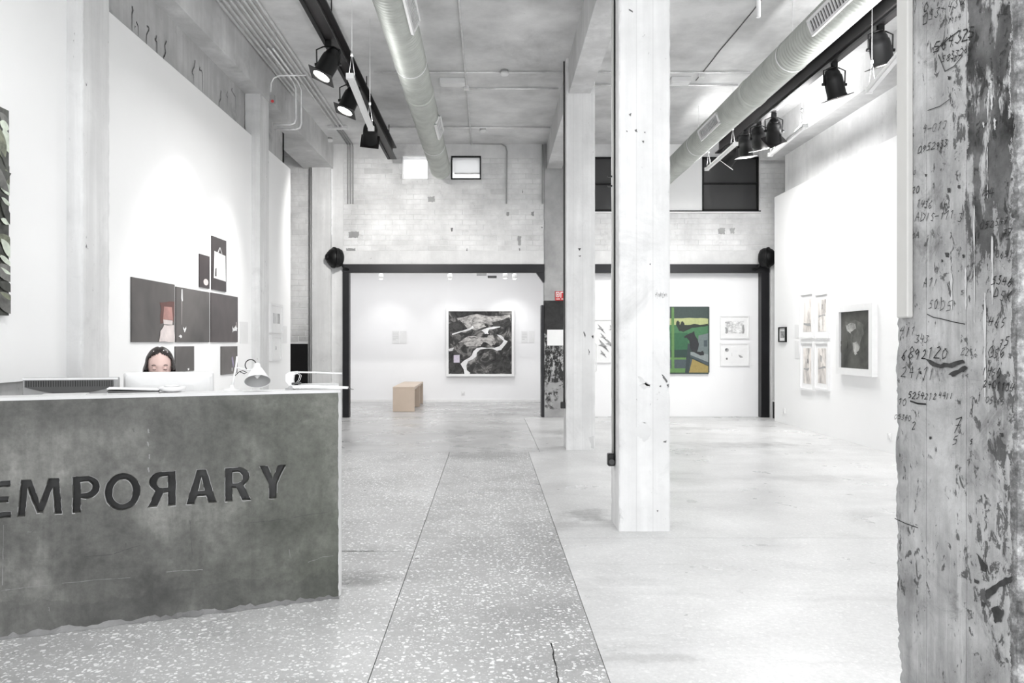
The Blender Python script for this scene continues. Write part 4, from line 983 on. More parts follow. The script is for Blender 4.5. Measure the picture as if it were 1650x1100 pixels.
def par(name_label, x, y, aim, lit, gel='truss', spread=None, watts=0):
    z0 = 4.345; t_ = thing('stage_lamp', name_label, 'stage lamp', (x, y, z0))
    d = Vector(aim).normalized(); c_ = Vector((x, y, z0-.19)); side = d.cross(Vector((0, 1, 0)) if abs(d.y) < .8 else Vector((1, 0, 0))).normalized(); up_ = side.cross(d)
    b0 = c_-d*.14
    MB().lathe([(.03, -.03), (.062, -.02), (.082, .02), (.086, .05), (.094, .055), (.098, .10), (.098, .26), (.104, .265), (.104, .285)], b0, d, 24, caps=False).build('can', M['black'], t_)
    MB().lathe([(.02, 0), (.05, .005), (.06, .02)], b0-d*.05, d, 16).build('rear_cap', M['black'], t_)
    e = b0+d*.285; mb = MB(); n = 24; hs = .125
    ring_i = [e+(side*math.cos(2*PI*i/n)+up_*math.sin(2*PI*i/n))*.09 for i in range(n)]
    ring_o = []
    for i in range(n):
        a_ = 2*PI*i/n; m_ = hs/max(abs(math.cos(a_)), abs(math.sin(a_))); ring_o.append(e+(side*math.cos(a_)+up_*math.sin(a_))*m_)
    A = [mb.bm.verts.new(p) for p in ring_i]; B = [mb.bm.verts.new(p) for p in ring_o]; A2 = [mb.bm.verts.new(p+d*.006) for p in ring_i]; B2 = [mb.bm.verts.new(p+d*.006) for p in ring_o]
    for i in range(n):
        j = (i+1) % n; mb.face([A[i], A[j], B[j], B[i]]); mb.face([A2[i], B2[i], B2[j], A2[j]]); mb.face([B[i], B[j], B2[j], B2[i]]); mb.face([A[i], A2[i], A2[j], A[j]])
    mb.build('gel_frame', M[gel], t_)
    MB().lathe([(.092, .272), (.088, .282), (.02, .286)], b0, d, 20).build('lens', M['lens'] if lit else M['grey_plastic'], t_)
    hz = Vector((side.x, side.y, 0)).normalized() if abs(side.z) < .9 else side
    MB().tube([c_+hz*.115-d*.0, c_+hz*.118+Vector((0, 0, .15)), Vector((x, y, z0-.01))+hz*.05, Vector((x, y, z0-.01))-hz*.05, c_-hz*.118+Vector((0, 0, .15)), c_-hz*.115], .008, 6).build('yoke', M['black'], t_)
    MB().obox((x, y, z0+.022), (.03, 0, 0), (0, .02, 0), (0, 0, .028)).build('clamp', M['black'], t_)
    for sg in (-1, 1): MB().cyl(c_+hz*.095*sg, c_+hz*.135*sg, .016, 10).build('tilt_knob', M['black'], t_)
    if lit:
        lamp('SPOT', 'lamp_beam', e+d*.02, watts or SPOT_W, t_, d, spot_size=math.radians(spread or 50), spot_blend=.7, shadow_soft_size=.07, color=(1, .985, .96))
par('nearest lit stage lamp on the left dark beam', -1.63, 7.86, (-.42, -.20, -.88), True, spread=60)
par('middle lit stage lamp on the left dark beam, second along', -1.62, 9.03, (-.36, -.20, -.91), True, spread=60)
par('third stage lamp on the left dark beam, turned away', -1.60, 10.45, (-.15, .80, -.55), True, spread=110, watts=215)
par('stage lamp on the right beam hanging clear against the ceiling', 3.77, 8.47, (.28, .12, -.95), True, spread=55, watts=36)
par('stage lamp on the right beam partly behind the near column', 3.77, 7.47, (.26, .12, -.95), True, spread=55, watts=36)
par('rightmost stage lamp of the cluster on the right beam', 3.80, 10.35, (.25, .75, -.60), True, spread=105, watts=70)
par('second stage lamp of the cluster on the right beam, pale gel frame', 3.74, 10.75, (.25, .2, -.95), True, 'white_metal', 60, 34)
par('third stage lamp of the cluster on the right beam, pale gel frame', 3.70, 11.2, (.1, .1, -.98), True, 'white_metal', 60, 34)
par('farthest stage lamp of the cluster on the right beam', 3.68, 11.75, (-.55, .35, -.75), True, 'white_metal', 100, 80)

# ================================================================== hanging linear lights
def linear(label, x0, x1, y0, y1, z, lit=False, cables=(0, 1), up=1.0):
    t_ = thing('linear_pendant_light', label, 'pendant light', ((x0+x1)/2, (y0+y1)/2, z))
    a, b = Vector((x0, y0, z)), Vector((x1, y1, z)); d = (b-a).normalized(); sd = Vector((d.y, -d.x, 0))
    MB().obox((a+b)/2, d*((b-a).length/2), sd*.03, (0, 0, .018)).build('housing', M['white_metal'], t_, bevel=.004)
    MB().obox((a+b)/2-Vector((0, 0, .021)), d*((b-a).length/2-.04), sd*.02, (0, 0, .004)).build('diffuser', M['white_plastic'], t_)
    for p in (a, b): MB().obox(p, d*.02, sd*.034, (0, 0, .024)).build('end_cap', M['white_metal'], t_)
    if lit: MB().cyl(a+d*.02+Vector((0, 0, .035)), a+d*.34+Vector((0, 0, .02)), .022, 12).build('lit_tube', M['tube'], t_)
    for k_ in cables:
        p = a+d*.12 if k_ == 0 else b-d*.12
        MB().cyl(p+Vector((0, 0, .24)), (p.x, p.y, CEIL), .0022, 6).build('cable', M['white_plastic'], t_)
        for sg in (-1, 1): MB().cyl(p+Vector((0, 0, .24)), p+sd*.03*sg+Vector((0, 0, .02)), .002, 6).build('cable_leg', M['white_plastic'], t_)
        MB().cyl(p+Vector((0, 0, .225)), p+Vector((0, 0, .255)), .012, 10).build('cable_clamp', M['conduit'], t_)
    lamp('AREA', 'uplight', (a+b)/2+Vector((0, 0, .05)), UPLIGHT_W*up, t_, (0, 0, 1), shape='RECTANGLE', size=.09, size_y=(b-a).length)
    lamp('AREA', 'downlight', (a+b)/2-Vector((0, 0, .03)), DOWN_W, t_, (0, 0, -1), shape='RECTANGLE', size=.06, size_y=(b-a).length)
    return t_
p, q_ = at(564, 123, 6.9), at(598, 207, 8.59); linear('linear pendant light under the left dark beam among the lit lamps', p.x, q_.x, 6.9, 8.59, p.z, up=.15)
p, q_ = at(1185, 232, 10.65), at(1139, 277, 12.2); linear('linear pendant light hanging across the dark window at right', p.x, q_.x, 10.65, 12.2, p.z, up=.25)
p, q_ = at(1297, 203, 9.74), at(1241, 257, 11.24); linear('linear pendant light with glowing near end beside the right wall', p.x, q_.x, 9.74, 11.24, p.z, True, up=.7)
p, q_ = at(1470, 62, 6.2), at(1400, 112, 7.5); linear('linear pendant light partly hidden behind the scribbled near column', p.x, q_.x, 6.2, 7.5, p.z)
linear('added unseen linear fill light high above the reception desk', -1.2, -1.2, 2.4, 4.0, 4.0)  # added out of view to help light the room
linear('added unseen linear fill light high between the near column and the entrance', 2.3, 2.3, 1.5, 3.1, 4.0)  # second added fitting, unseen, there for its light
c = at(1222, 28, 7.0)
tag(MB().cyl(c, (c.x, c.y, CEIL), .019, 12).build('hanging_tube', M['white_plastic']), 'white tube hanging straight down from the ceiling beside the right duct', 'tube', kind='thing')

# ================================================================== conduits
def conduit(label, pts, r=.011, m='conduit', boxes_=(), cat='conduit', group=None):
    t_ = thing('steel_conduit', label, cat, pts[0], group=group)
    MB().tube(pts, r, 8).build('pipe', M[m], t_)
    for b_ in boxes_: MB().obox(b_, (.035, 0, 0), (0, .035, 0), (0, 0, .03)).build('junction_box', M['conduit'], t_)
    return t_
ZC = CEIL-.02
ordn = ['first', 'second', 'third', 'fourth', 'fifth', 'sixth', 'seventh']
for i in range(7):
    x = -2.78+.066*i; ye = (11.0, 11.0, 10.6, 10.6, 12.6, 12.6, 12.6)[i]
    conduit('steel conduit on the ceiling beside the left beam, %s out from the beam' % ordn[i], [(x, .2, ZC), (x, ye, ZC)], .017)
for i, x in enumerate((-2.515, -2.47, -2.425)):
    conduit('%s of three thin conduits running down the far brick wall at left' % ('leftmost', 'middle one', 'rightmost')[i], [(x, 12.6, ZC)]+[(x, YB-.09, ZC)]+arc((x, YB-.09, ZC-.06), (0, 1, 0), (0, 0, 1), .06, PI/2, 0, 5)+[(x, YB-.03, 3.80)], .012, 'grey_plastic')
tag(MB().obox((-2.47, 12.66, CEIL-.03), (.16, 0, 0), (0, .04, 0), (0, 0, .028)).build('junction_box', M['conduit'], bevel=.004), 'long steel junction box on the ceiling where the left conduits end', 'junction box', kind='thing')
for i, dz in enumerate((0, .05)):
    zb = 4.27-dz; y_ = 10.45+.05*i
    conduit('%s looped conduit dropping from the ceiling bundle to the left beam' % ('upper', 'lower')[i], [(-2.62+.06*i, 9.2, ZC-.03), (-2.62+.06*i, y_-.1, ZC-.03)]+[(-2.60+.06*i, y_, ZC-.1), (-2.60+.06*i, y_, zb+.08), (-2.62+.06*i, y_, zb+.02), (-2.68+.06*i, y_, zb), (-2.90, y_, zb)], .013)
conduit('thin conduit curving from the bundle down to the red alarm on the pilaster', [at(494, 121, 9.6), at(450, 122, 9.6), at(441, 126, 9.6), at(437, 134, 9.6), at(436, 148, 9.6)], .009)
al = thing('fire_alarm', 'small red and grey alarm button on the left beam above the pilaster', 'alarm', at(439, 160, 9.58))
MB().obox(at(439, 160, 9.56), (.03, 0, 0), (0, .03, 0), (0, 0, .05)).build('box', M['grey_plastic'], al)
MB().cyl(at(439, 163, 9.53), at(439, 163, 9.50), .018, 14).build('button', M['red'], al)
def cross(label, yy, x0, x1, **kw): return conduit(label, [(x0, yy, ZC), (x1, yy, ZC)], .012, **kw)
cross('conduit crossing the ceiling between the left duct and the column row, nearer one', 10.1, -1.5, .96)
cross('conduit crossing the ceiling between the left duct and the column row, second one', 10.75, -.35, .96)
cross('conduit crossing the ceiling near the far brick wall', 12.7, -1.75, 1.0)
cross('conduit crossing the ceiling right of the column row, nearer one', 10.1, 1.3, 3.4)
cross('conduit crossing the ceiling right of the column row, second one', 10.6, 1.3, 3.4)
conduit('conduit running along the ceiling beside the left duct toward the brick wall', [(-.31, .2, ZC), (-.31, YB-.05, ZC)], .011, boxes_=[(-.31, 10.7, ZC)])
conduit('thin conduit along the top of the brick wall bending down at its right', [at(762, 231, YB-.03), at(808, 232, YB-.03), at(815, 236, YB-.03), at(817, 244, YB-.03), at(816, 328, YB-.03)], .013, 'grey_plastic')
conduit('short conduit down the brick wall beside the farthest middle column', [(.955, YB-.05, CEIL-.02), (.955, YB-.05, 3.80)], .018, 'grey_plastic')
conduit('thin cable crack-like line along the ceiling left of the right duct', [(2.80+R.uniform(-.015, .015), 5.5+.55*i, CEIL-.006) for i in range(10)], .006, 'dark_plastic', [(2.8, 7.2, CEIL-.02), (2.8, 10.2, CEIL-.02)])
pA = conduit('pale pipe running down the left side of the large middle column', [(cx(5.7)-.012, 5.69, CEIL), (cx(5.7)-.012, 5.69, .47)], .0105, 'trunk')
conduit('dark cable running down the left side of the large middle column', [(cx(5.7)-.008, 5.655, CEIL), (cx(5.7)-.008, 5.655, .48)], .006, 'blackp')
for zz in (2.56, 2.49): MB().obox((cx(5.7)-.03, 5.69, zz), (.022, 0, 0), (0, .006, 0), (0, 0, .006)).build('pipe_clip', M['blackp'], pA)
sk = thing('junction_box', 'small black junction box low on the large middle column', 'junction box', (cx(5.7)-.03, 5.69, .49))
MB().obox((cx(5.7)-.028, 5.69, .485), (.026, 0, 0), (0, .032, 0), (0, 0, .045)).build('box', M['blackp'], sk, bevel=.006)
MB().cyl((cx(5.7)-.03, 5.655, .475), (cx(5.7)-.03, 5.635, .475), .02, 14).build('cover', M['dark_plastic'], sk)
conduit('dark thin conduit down the left side of the second middle column', [(cx(9.75)-.015, 9.76, CEIL), (cx(9.75)-.015, 9.76, .55)], .011, 'dark_plastic')
tag(MB().obox((cx(9.75)-.03, 9.76, .55), (.03, 0, 0), (0, .03, 0), (0, 0, .04)).build('junction_box', M['blackp'], bevel=.005), 'black junction box low on the second middle column', 'junction box', kind='thing')
x = cx(9.8)+.372
tag(MB().tube([(x-.01, 9.75, 1.325), (x+.012, 9.75, 1.325), (x+.018, 9.75, 1.31), (x+.018, 9.75, .99), (x+.012, 9.75, .975), (x-.01, 9.75, .975)], .008, 8).build('loop_handle', M['white_metal']), 'slim white loop handle on the right side of second middle column', 'handle', kind='thing')
conduit('thick vertical pipe in the dark gap at far left alcove', [(-3.16, YB-.1, 0), (-3.16, YB-.1, BEAM)], .02, 'grey_plastic')
# detectors and boxes on the ceiling
def detector(px, py, label):
    d_ = (CEIL-H)*F/(CY-py); c_ = at(px, py, d_); t_ = thing('smoke_detector', label, 'smoke detector', (c_.x, c_.y, CEIL))
    MB().lathe([(.05, 0), (.052, -.02), (.045, -.03)], (c_.x, c_.y, CEIL), (0, 0, 1), 20).build('base', M['grey_plastic'], t_)
    MB().lathe([(.056, -.03), (.058, -.055), (.04, -.07), (.01, -.075)], (c_.x, c_.y, CEIL), (0, 0, 1), 20).build('cover', M['white_plastic'], t_)
detector(813, 113, 'smoke detector on the ceiling nearer the viewer beside column row')
detector(778, 206, 'smoke detector on the ceiling near the far brick wall')
detector(531, 222, 'smoke detector on the ceiling near the left beam end')
def cbox(px, py, label, w_=.17):
    d_ = (CEIL-.05-H)*F/(CY-py); c_ = at(px, py, d_); t_ = thing('emergency_light', label, 'emergency light', (c_.x, c_.y, CEIL))
    MB().box(c_.x-w_, c_.x+w_, c_.y-.08, c_.y+.08, CEIL-.07, CEIL).build('housing', M['white_plastic'], t_, bevel=.006)
    MB().box(c_.x-w_+.02, c_.x+w_-.02, c_.y-.06, c_.y+.06, CEIL-.078, CEIL-.07).build('diffuser', M['paper'], t_)
cbox(729, 134, 'white box light on the ceiling left of the column row')
cbox(1096, 132, 'white box light on the ceiling right of the column row', .13)
# back room spot fittings
def small_spot(px, py, d_, label, lit=True):
    c_ = at(px, py, d_); t_ = thing('track_spot', label, 'spotlight', (c_.x, c_.y, 3.15))
    MB().cyl((c_.x, c_.y, 3.15), (c_.x, c_.y, c_.z+.04), .012, 8).build('stem', M['white_metal'], t_)
    MB().lathe([(.03, .07), (.05, .05), (.055, -.03), (.045, -.035)], c_, (0, -.3, 1), 16).build('head', M['white_metal'] if lit else M['grey_plastic'], t_)
    if lit:
        MB().lathe([(.044, -.036), (.03, -.045), (.005, -.05)], c_, (0, -.3, 1), 16).build('lens', M['lens'], t_)
        lamp('SPOT', 'spot_beam', c_+Vector((0, .03, -.07)), 11, t_, Vector((0, .62, -.7)), spot_size=math.radians(70), spot_blend=.8, shadow_soft_size=.05)
small_spot(614, 446, 16.2, 'leftmost small lit spotlight under the back room ceiling')
small_spot(725, 446, 16.2, 'small lit spotlight near the middle of the back room ceiling')
small_spot(814, 445, 16.2, 'lit spotlight of the pair at the right of the back room ceiling')
small_spot(829, 446, 16.4, 'last lit spotlight at the right end of the back room ceiling')
pj = thing('projector', 'grey twin-headed projector fitting under the back room ceiling', 'projector', at(782, 436, 15.6))
MB().obox(at(776, 441, 15.6), (.10, 0, 0), (0, .08, 0), (0, 0, .028)).build('body', M['grey_plastic'], pj)
MB().obox(at(793, 446, 15.6), (.09, 0, 0), (0, .07, 0), (0, 0, .02)).build('second_body', M['dark_plastic'], pj)
for px in (772, 792): MB().cyl(at(px, 440, 15.6), Vector((at(px, 440, 15.6).x, 15.6, 3.15)), .02, 8).build('arm', M['grey_plastic'], pj)

# ================================================================== pictures
def tone(name, lo, hi, scale, tint=(1, 1, 1), contrast=(.35, .65), detail=8, stretch=(1, 1, 1), dist=.4, rough=.5, mid=None):
    k = NT(name); f_ = k.noise(k.pos(scale=stretch), scale, detail, .65, dist)
    st = [(contrast[0], g(lo, tint)), (contrast[1], g(hi, tint))]
    if mid: st.insert(1, ((contrast[0]+contrast[1])/2, g(mid, tint)))
    k.color(k.ramp(f_, st)); return k.set(rough)
def flat(name, c, rough=.55): return plain(name, c, rough, var=.10, scale=25)
def picture(name, label, cat, O, Uv, Vv, Nv, wd, ht, frame=None, depth=.03, mount=0, layers=(), base=None, group=None):
    """O top-left corner on the wall, Uv/Vv unit vectors right and down, Nv out of the wall"""
    Uv, Vv, Nv = Vector(Uv), Vector(Vv), Vector(Nv); O = Vector(O)
    t_ = thing(name, label, cat, O+Uv*wd/2+Vv*ht, group=group)
    fw_ = 0
    if frame:
        fm, fw_ = frame; mb = MB()
        for a_, b_, c_, d_ in ((0, 0, wd, fw_), (0, ht-fw_, wd, ht), (0, fw_, fw_, ht-fw_), (wd-fw_, fw_, wd, ht-fw_)):
            mb.obox(O+Uv*(a_+c_)/2+Vv*(b_+d_)/2+Nv*depth/2, Uv*(c_-a_)/2, Vv*(d_-b_)/2, Nv*depth/2)
        mb.build('picture_frame', fm, t_)
    lev = depth*.55 if frame else depth
    if mount:
        MB().obox(O+Uv*wd/2+Vv*ht/2+Nv*lev*.4, Uv*(wd/2-fw_), Vv*(ht/2-fw_), Nv*lev*.4).build('mount', M['paper'], t_)
        lev = lev*.8+.0015
    i0 = fw_+mount; pw, ph = wd-2*i0, ht-2*i0
    mb = MB(); mb.mat(base); b0 = .0005 if mount else 0
    if mount: mb.obox(O+Uv*wd/2+Vv*ht/2+Nv*(lev), Uv*pw/2, Vv*ph/2, Nv*.0008)
    else: mb.obox(O+Uv*wd/2+Vv*ht/2+Nv*lev/2, Uv*pw/2, Vv*ph/2, Nv*lev/2)
    top_ = lev+.0016
    for i, (m_, pts) in enumerate(layers):
        mb.mat(m_); mb.ngon([O+Uv*(i0+u*pw)+Vv*(i0+v*ph)+Nv*(top_+.0006*i) for u, v in pts])
    o = mb.build('canvas' if not mount else 'print', None, t_)
    return t_
def wob(pts, a=.01, n=3):
    out = []
    for (ax_, ay), (bx, by) in zip(pts, pts[1:]+pts[:1]):
        for i in range(n): out.append((ax_+(bx-ax_)*i/n+R.uniform(-a, a), ay+(by-ay)*i/n+R.uniform(-a, a)))
    return out
BK = dict(Uv=(1, 0, 0), Vv=(0, 0, -1), Nv=(0, -1, 0)); LF = dict(Uv=(0, 1, 0), Vv=(0, 0, -1), Nv=(1, 0, 0)); RT = dict(Uv=(0, -1, 0), Vv=(0, 0, -1), Nv=(-1, 0, 0))
WHITE = M['white_metal']
# river landscape in the back room
forest = tone('monochrome_forest_paint', .05, .62, 3.6, (1, .985, .97), (.38, .66), 10, dist=1.2, mid=.22)
river = tone('pale_river_paint', .82, .95, 8, contrast=(.3, .7)); mist = tone('grey_hills_paint', .25, .80, 7, (1, .985, .97), (.34, .62), 9, (1, 1, 2.2), 1.0)
darkw = tone('dark_thicket_paint', .04, .30, 9, (1, .985, .97), (.35, .7), 9, dist=1); lav = flat('lavender_hut_paint', rgb(205, 198, 212))
P0, P1 = at(719, 497.5, 17.37), at(828.5, 606, 17.37)
L_ = [(mist, wob([(.12, .10), (.45, .05), (.75, .08), (.98, .05), (.98, .15), (.70, .22), (.55, .18), (.60, .25), (.40, .30), (.28, .24), (.15, .18)], .012)),
      (darkw, wob([(.0, .20), (.18, .14), (.30, .28), (.12, .34), (0, .32)], .015)), (darkw, wob([(.68, .18), (.95, .10), (1, .22), (.88, .26), (.70, .22)], .012)),
      (river, wob([(.05, .36), (.22, .31), (.34, .27), (.38, .23), (.40, .26), (.34, .30), (.20, .33), (.06, .38)], .004)),
      (river, wob([(.52, .30), (.66, .25), (.82, .24), (.82, .26), (.64, .29), (.62, .33), (.64, .36), (.58, .36)], .006)),
      (mist, wob([(.60, .40), (.70, .38), (.75, .50), (.66, .54), (.55, .50), (.50, .56), (.30, .55), (.15, .50), (.30, .40)], .02)),
      (darkw, wob([(.42, .62), (.62, .58), (.70, .60), (.58, .66), (.46, .68)], .012)), (darkw, wob([(0, .62), (.12, .62), (.20, .72), (.24, .84), (.20, 1.0), (0, 1.0)], .015)), (darkw, wob([(.70, .80), (.95, .70), (1, 1), (.66, 1)], .02)),
      (river, wob([(0, .60), (.08, .58), (.06, .63), (0, .64)], .005)), (lav, [(.08, .70), (.175, .695), (.175, .82), (.08, .82)]),
      (river, [(.76, .37), (.83, .385), (.87, .42), (.88, .45), (.935, .48), (.91, .52), (.86, .58), (.83, .62), (.76, .63), (.69, .595), (.60, .595), (.50, .61), (.45, .66), (.44, .72), (.38, .77), (.31, .80), (.28, .87), (.29, .94), (.345, .985), (.33, 1.0), (.25, 1.0), (.24, .93), (.21, .88), (.19, .84), (.24, .79), (.33, .74), (.37, .70), (.39, .64), (.45, .585), (.52, .575), (.62, .585), (.72, .585), (.80, .56), (.85, .51), (.87, .47), (.82, .43), (.79, .40)])]
picture('painting', 'large black and white river landscape painting in the back gallery', 'painting', P0, wd=P1.x-P0.x, ht=P0.z-P1.z, frame=(WHITE, .055), depth=.06, layers=L_, base=forest, **BK)
def card(px0, px1, py0, py1, d_, label, lines=True):
    a, b = at(px0, py0, d_), at(px1, py1, d_); t_ = thing('wall_label', label, 'label', ((a.x+b.x)/2, d_, b.z))
    MB().box(a.x, b.x, d_-.004, d_+.003, b.z, a.z).build('card', M['white_plastic'], t_)
    if lines:
        for i in range(5):
            z_ = a.z-(a.z-b.z)*(.18+.13*i); MB().box(a.x+(b.x-a.x)*.1, a.x+(b.x-a.x)*(.9 if i < 4 else .55), d_-.0055, d_-.004, z_-.006, z_+.006).build('text_line', M['paper_grey'], t_)
card(632, 643, 533, 553, 17.395, 'left white text card on the wall left of the river painting'); card(644.5, 655, 533, 553, 17.395, 'right white text card on the wall left of the river painting', False)
card(840, 850, 533, 552, 17.395, 'left white text card on the wall right of the river painting'); card(852, 861, 533, 552, 17.395, 'right white text card on the wall right of the river painting', False)
def socket(c_, Nv, label):
    t_ = thing('wall_socket', label, 'socket', c_); Nv = Vector(Nv); U_ = Nv.cross(Vector((0, 0, 1)))
    MB().obox(Vector(c_)+Nv*.006, U_*.042, Vector((0, 0, .042)), Nv*.006).build('plate', M['white_plastic'], t_, bevel=.003)
    MB().lathe([(.027, .010), (.027, .0135), (.022, .015), (.004, .0152)], c_, Nv, 16).build('outlet', M['white_plastic'], t_)
socket(at(746, 633, 17.398), (0, -1, 0), 'small white socket low on the back gallery wall')
# pictures on the partition behind the right opening
yp = 13.957
green = {n_: flat('paint_'+n_, rgb(*[v_*.80+.10*sum(c_)/3*.8 for v_ in c_])) for n_, c_ in dict(dusk=(66, 82, 78), glow=(196, 204, 140), tree=(46, 56, 50), lawn=(74, 132, 88), mid=(52, 110, 74), deep=(44, 74, 66), chair=(58, 72, 74), cat=(44, 46, 50), table=(150, 160, 160), ochre=(176, 154, 86), stripe=(104, 150, 84), grey=(120, 134, 134), slate=(78, 92, 98)).items()}
p0, p1 = at(1046, 494, yp), at(1141, 602, yp)
vx = lambda x_: (x_-1046)/95.0
def V2(pts): return [(vx(a_), (b_-494)/108.0) for a_, b_ in pts]
def z3(x_, y_): return (940+x_/5.5, 480+y_/5.5)
def Z(pts): return V2([z3(*q2) for q2 in pts])
G = green
L_ = [(G['glow'], wob(Z([(420, 190), (800, 180), (1000, 178), (1110, 185), (1110, 245), (420, 250)]), .006)), (G['lawn'], Z([(420, 238), (1105, 238), (1105, 400), (420, 440)])), (G['mid'], wob(Z([(420, 320), (920, 310), (920, 450), (420, 460)]), .006)),
      (G['tree'], wob(Z([(815, 240), (820, 210), (832, 200), (848, 215), (852, 240), (862, 212), (876, 204), (888, 225), (892, 240), (930, 238), (980, 232), (1030, 238), (1100, 230), (1100, 246), (1010, 260), (960, 262), (880, 300), (845, 290)]), .004)),
      (G['grey'], wob(Z([(1015, 335), (1105, 310), (1105, 530), (1000, 490)]), .006)), (G['slate'], Z([(1062, 375), (1092, 370), (1092, 430), (1062, 430)])), (G['mid'], Z([(420, 430), (935, 430), (935, 470), (420, 470)])), (G['deep'], Z([(420, 470), (935, 455), (930, 520), (420, 520)])),
      (G['slate'], Z([(420, 545), (985, 540), (1000, 575), (950, 620), (800, 625), (420, 620)])), (G['stripe'], Z([(420, 525), (905, 527), (905, 545), (420, 545)])), (G['stripe'], Z([(420, 622), (900, 622), (900, 660), (420, 660)])),
      (G['ochre'], Z([(960, 540), (1105, 605), (1105, 660), (930, 660), (945, 600)])), (G['table'], Z([(938, 478), (980, 478), (1105, 500), (1105, 575), (940, 505)])), (G['slate'], Z([(940, 503), (1105, 570), (1105, 600), (940, 520)])),
      (G['chair'], Z([(920, 400), (945, 410), (940, 560), (925, 660), (895, 660), (905, 560)])),
      (G['cat'], Z([(888, 340), (925, 318), (960, 305), (975, 292), (980, 318), (985, 335), (1005, 365), (1018, 410), (1010, 450), (1000, 475), (1040, 478), (1062, 490), (1062, 505), (1030, 508), (985, 485), (955, 468), (940, 440), (935, 380), (910, 350), (890, 352)])),
      (G['cat'], Z([(1035, 488), (1040, 470), (1052, 468), (1064, 488)])), (G['stripe'], Z([(775, 85), (798, 85), (800, 660), (775, 660)])), (G['dusk'], Z([(1100, 80), (1110, 80), (1110, 660), (1100, 660)]))]
picture('painting', 'green evening painting of a dark cat beside a table, behind the large column', 'painting', p0, wd=p1.x-p0.x, ht=p0.z-p1.z, depth=.04, layers=L_, base=G['dusk'], **BK)
pale = tone('pale_pencil_print', .72, .95, 18, contrast=(.38, .6)); sketch = flat('pencil_grey', g(.62)); sketchd = flat('pencil_dark', g(.45))
def ell(cx_, cy_, rx, ry, n_=14): return [(cx_+rx*math.cos(2*PI*i/n_), cy_+ry*math.sin(2*PI*i/n_)) for i in range(n_)]
p0, p1 = at(1160, 508.5, yp), at(1207, 545.5, yp)
picture('framed_print', 'upper of two white framed prints right of the green painting', 'framed print', p0, wd=p1.x-p0.x, ht=p0.z-p1.z, frame=(WHITE, .02), depth=.025, mount=.075, base=pale, layers=[(sketch, wob([(.0, .5), (.12, .6), (.12, 1), (0, 1)], .03)), (sketch, wob([(.88, .4), (1, .3), (1, 1), (.9, 1)], .03)), (sketch, wob([(.0, .1), (.25, .12), (.2, .2), (0, .2)], .03))], **BK)
p0, p1 = at(1160, 552.5, yp), at(1207, 589.5, yp)
picture('framed_print', 'lower of two white framed prints right of the green painting', 'framed print', p0, wd=p1.x-p0.x, ht=p0.z-p1.z, frame=(WHITE, .02), depth=.025, mount=.05, base=M['paper'], layers=[(sketch, ell(.13, .2, .09, .13)), (sketchd, ell(.10, .17, .05, .07)), (sketch, ell(.13, .78, .05, .08)), (sketchd, ell(.12, .77, .03, .05)), (sketch, wob([(.66, .5), (.78, .56), (.9, .7), (.78, .7), (.7, .64)], .02)), (sketch, [(.35, .4), (.36, .4), (.365, .62), (.355, .62)])], **BK)
p0, p1 = at(948, 514, yp), at(1003, 584, yp)
def bird(x_, y_, s_): return [(sketch, [(x_, y_), (x_+.12*s_, y_-.03*s_), (x_+.25*s_, y_+.02*s_), (x_+.14*s_, y_+.03*s_)]), (sketch, [(x_+.1*s_, y_), (x_+.02*s_, y_-.13*s_), (x_+.18*s_, y_-.02*s_)]), (sketchd, [(x_+.12*s_, y_+.02*s_), (x_+.3*s_, y_+.14*s_), (x_+.19*s_, y_+.01*s_)])]
picture('framed_drawing', 'white framed drawing of small grey birds seen between the middle columns', 'framed drawing', p0, wd=p1.x-p0.x, ht=p0.z-p1.z, frame=(WHITE, .02), depth=.03, mount=.03, base=M['paper'], layers=bird(.2, .18, 1)+bird(.3, .40, .9)+bird(.24, .62, 1.3)+bird(.5, .58, 1.1)+bird(.3, .84, .8)+bird(.62, .2, 1), **BK)
# right wall
def rpt(px, py, lift=0):
    d_ = 4.85*F/(px-CX); return Vector((4.85, d_, H+(CY-py)/F*d_))
def rpic(name, label, cat, px0, px1, py0, py1, **kw):
    a = rpt(px0, py0); b = rpt(px1, py0); zt = a.z; zb = rpt(px0, py1).z
    return picture(name, label, cat, (4.85, a.y, zt), wd=a.y-b.y, ht=zt-zb, **kw, **RT)
dusky = tone('dark_olive_painting', .14, .36, 2.3, (1, 1, .95), (.32, .72), 6, dist=1); duskl = tone('pale_figure_paint', .42, .76, 6, (1, 1, .98), (.35, .65), 6); dusk2 = tone('mid_grey_paint', .24, .44, 5, (1, 1, .96), (.35, .65), 6)
rpic('painting', 'large dark cloudy painting in white frame on the right wall', 'painting', 1355, 1414, 493, 602, frame=(WHITE, .09), depth=.07, base=dusky,
     layers=[(dusk2, wob([(.15, .18), (.5, .16), (.8, .25), (.75, .45), (.6, .72), (.4, .75), (.35, .4), (.2, .35)], .03)), (duskl, wob([(.18, .24), (.32, .20), (.50, .22), (.52, .30), (.44, .36), (.30, .37), (.22, .32)], .015)), (dusky, wob([(.34, .37), (.5, .30), (.55, .35), (.42, .42)], .01)), (duskl, wob([(.42, .55), (.55, .52), (.66, .62), (.58, .74), (.50, .78), (.45, .68)], .015)), (dusky, wob([(.55, .72), (.78, .60), (.82, .64), (.60, .78)], .01)), (dusky, wob([(.0, .5), (.2, .52), (.25, .7), (0, .75)], .03))])
pink = [tone('pale_pink_print_%d' % i, .62, .93, 5+i, (1, .975, .955), (.36, .56), 8, (1, 1, .4)) for i in range(2)]
k_ = 0
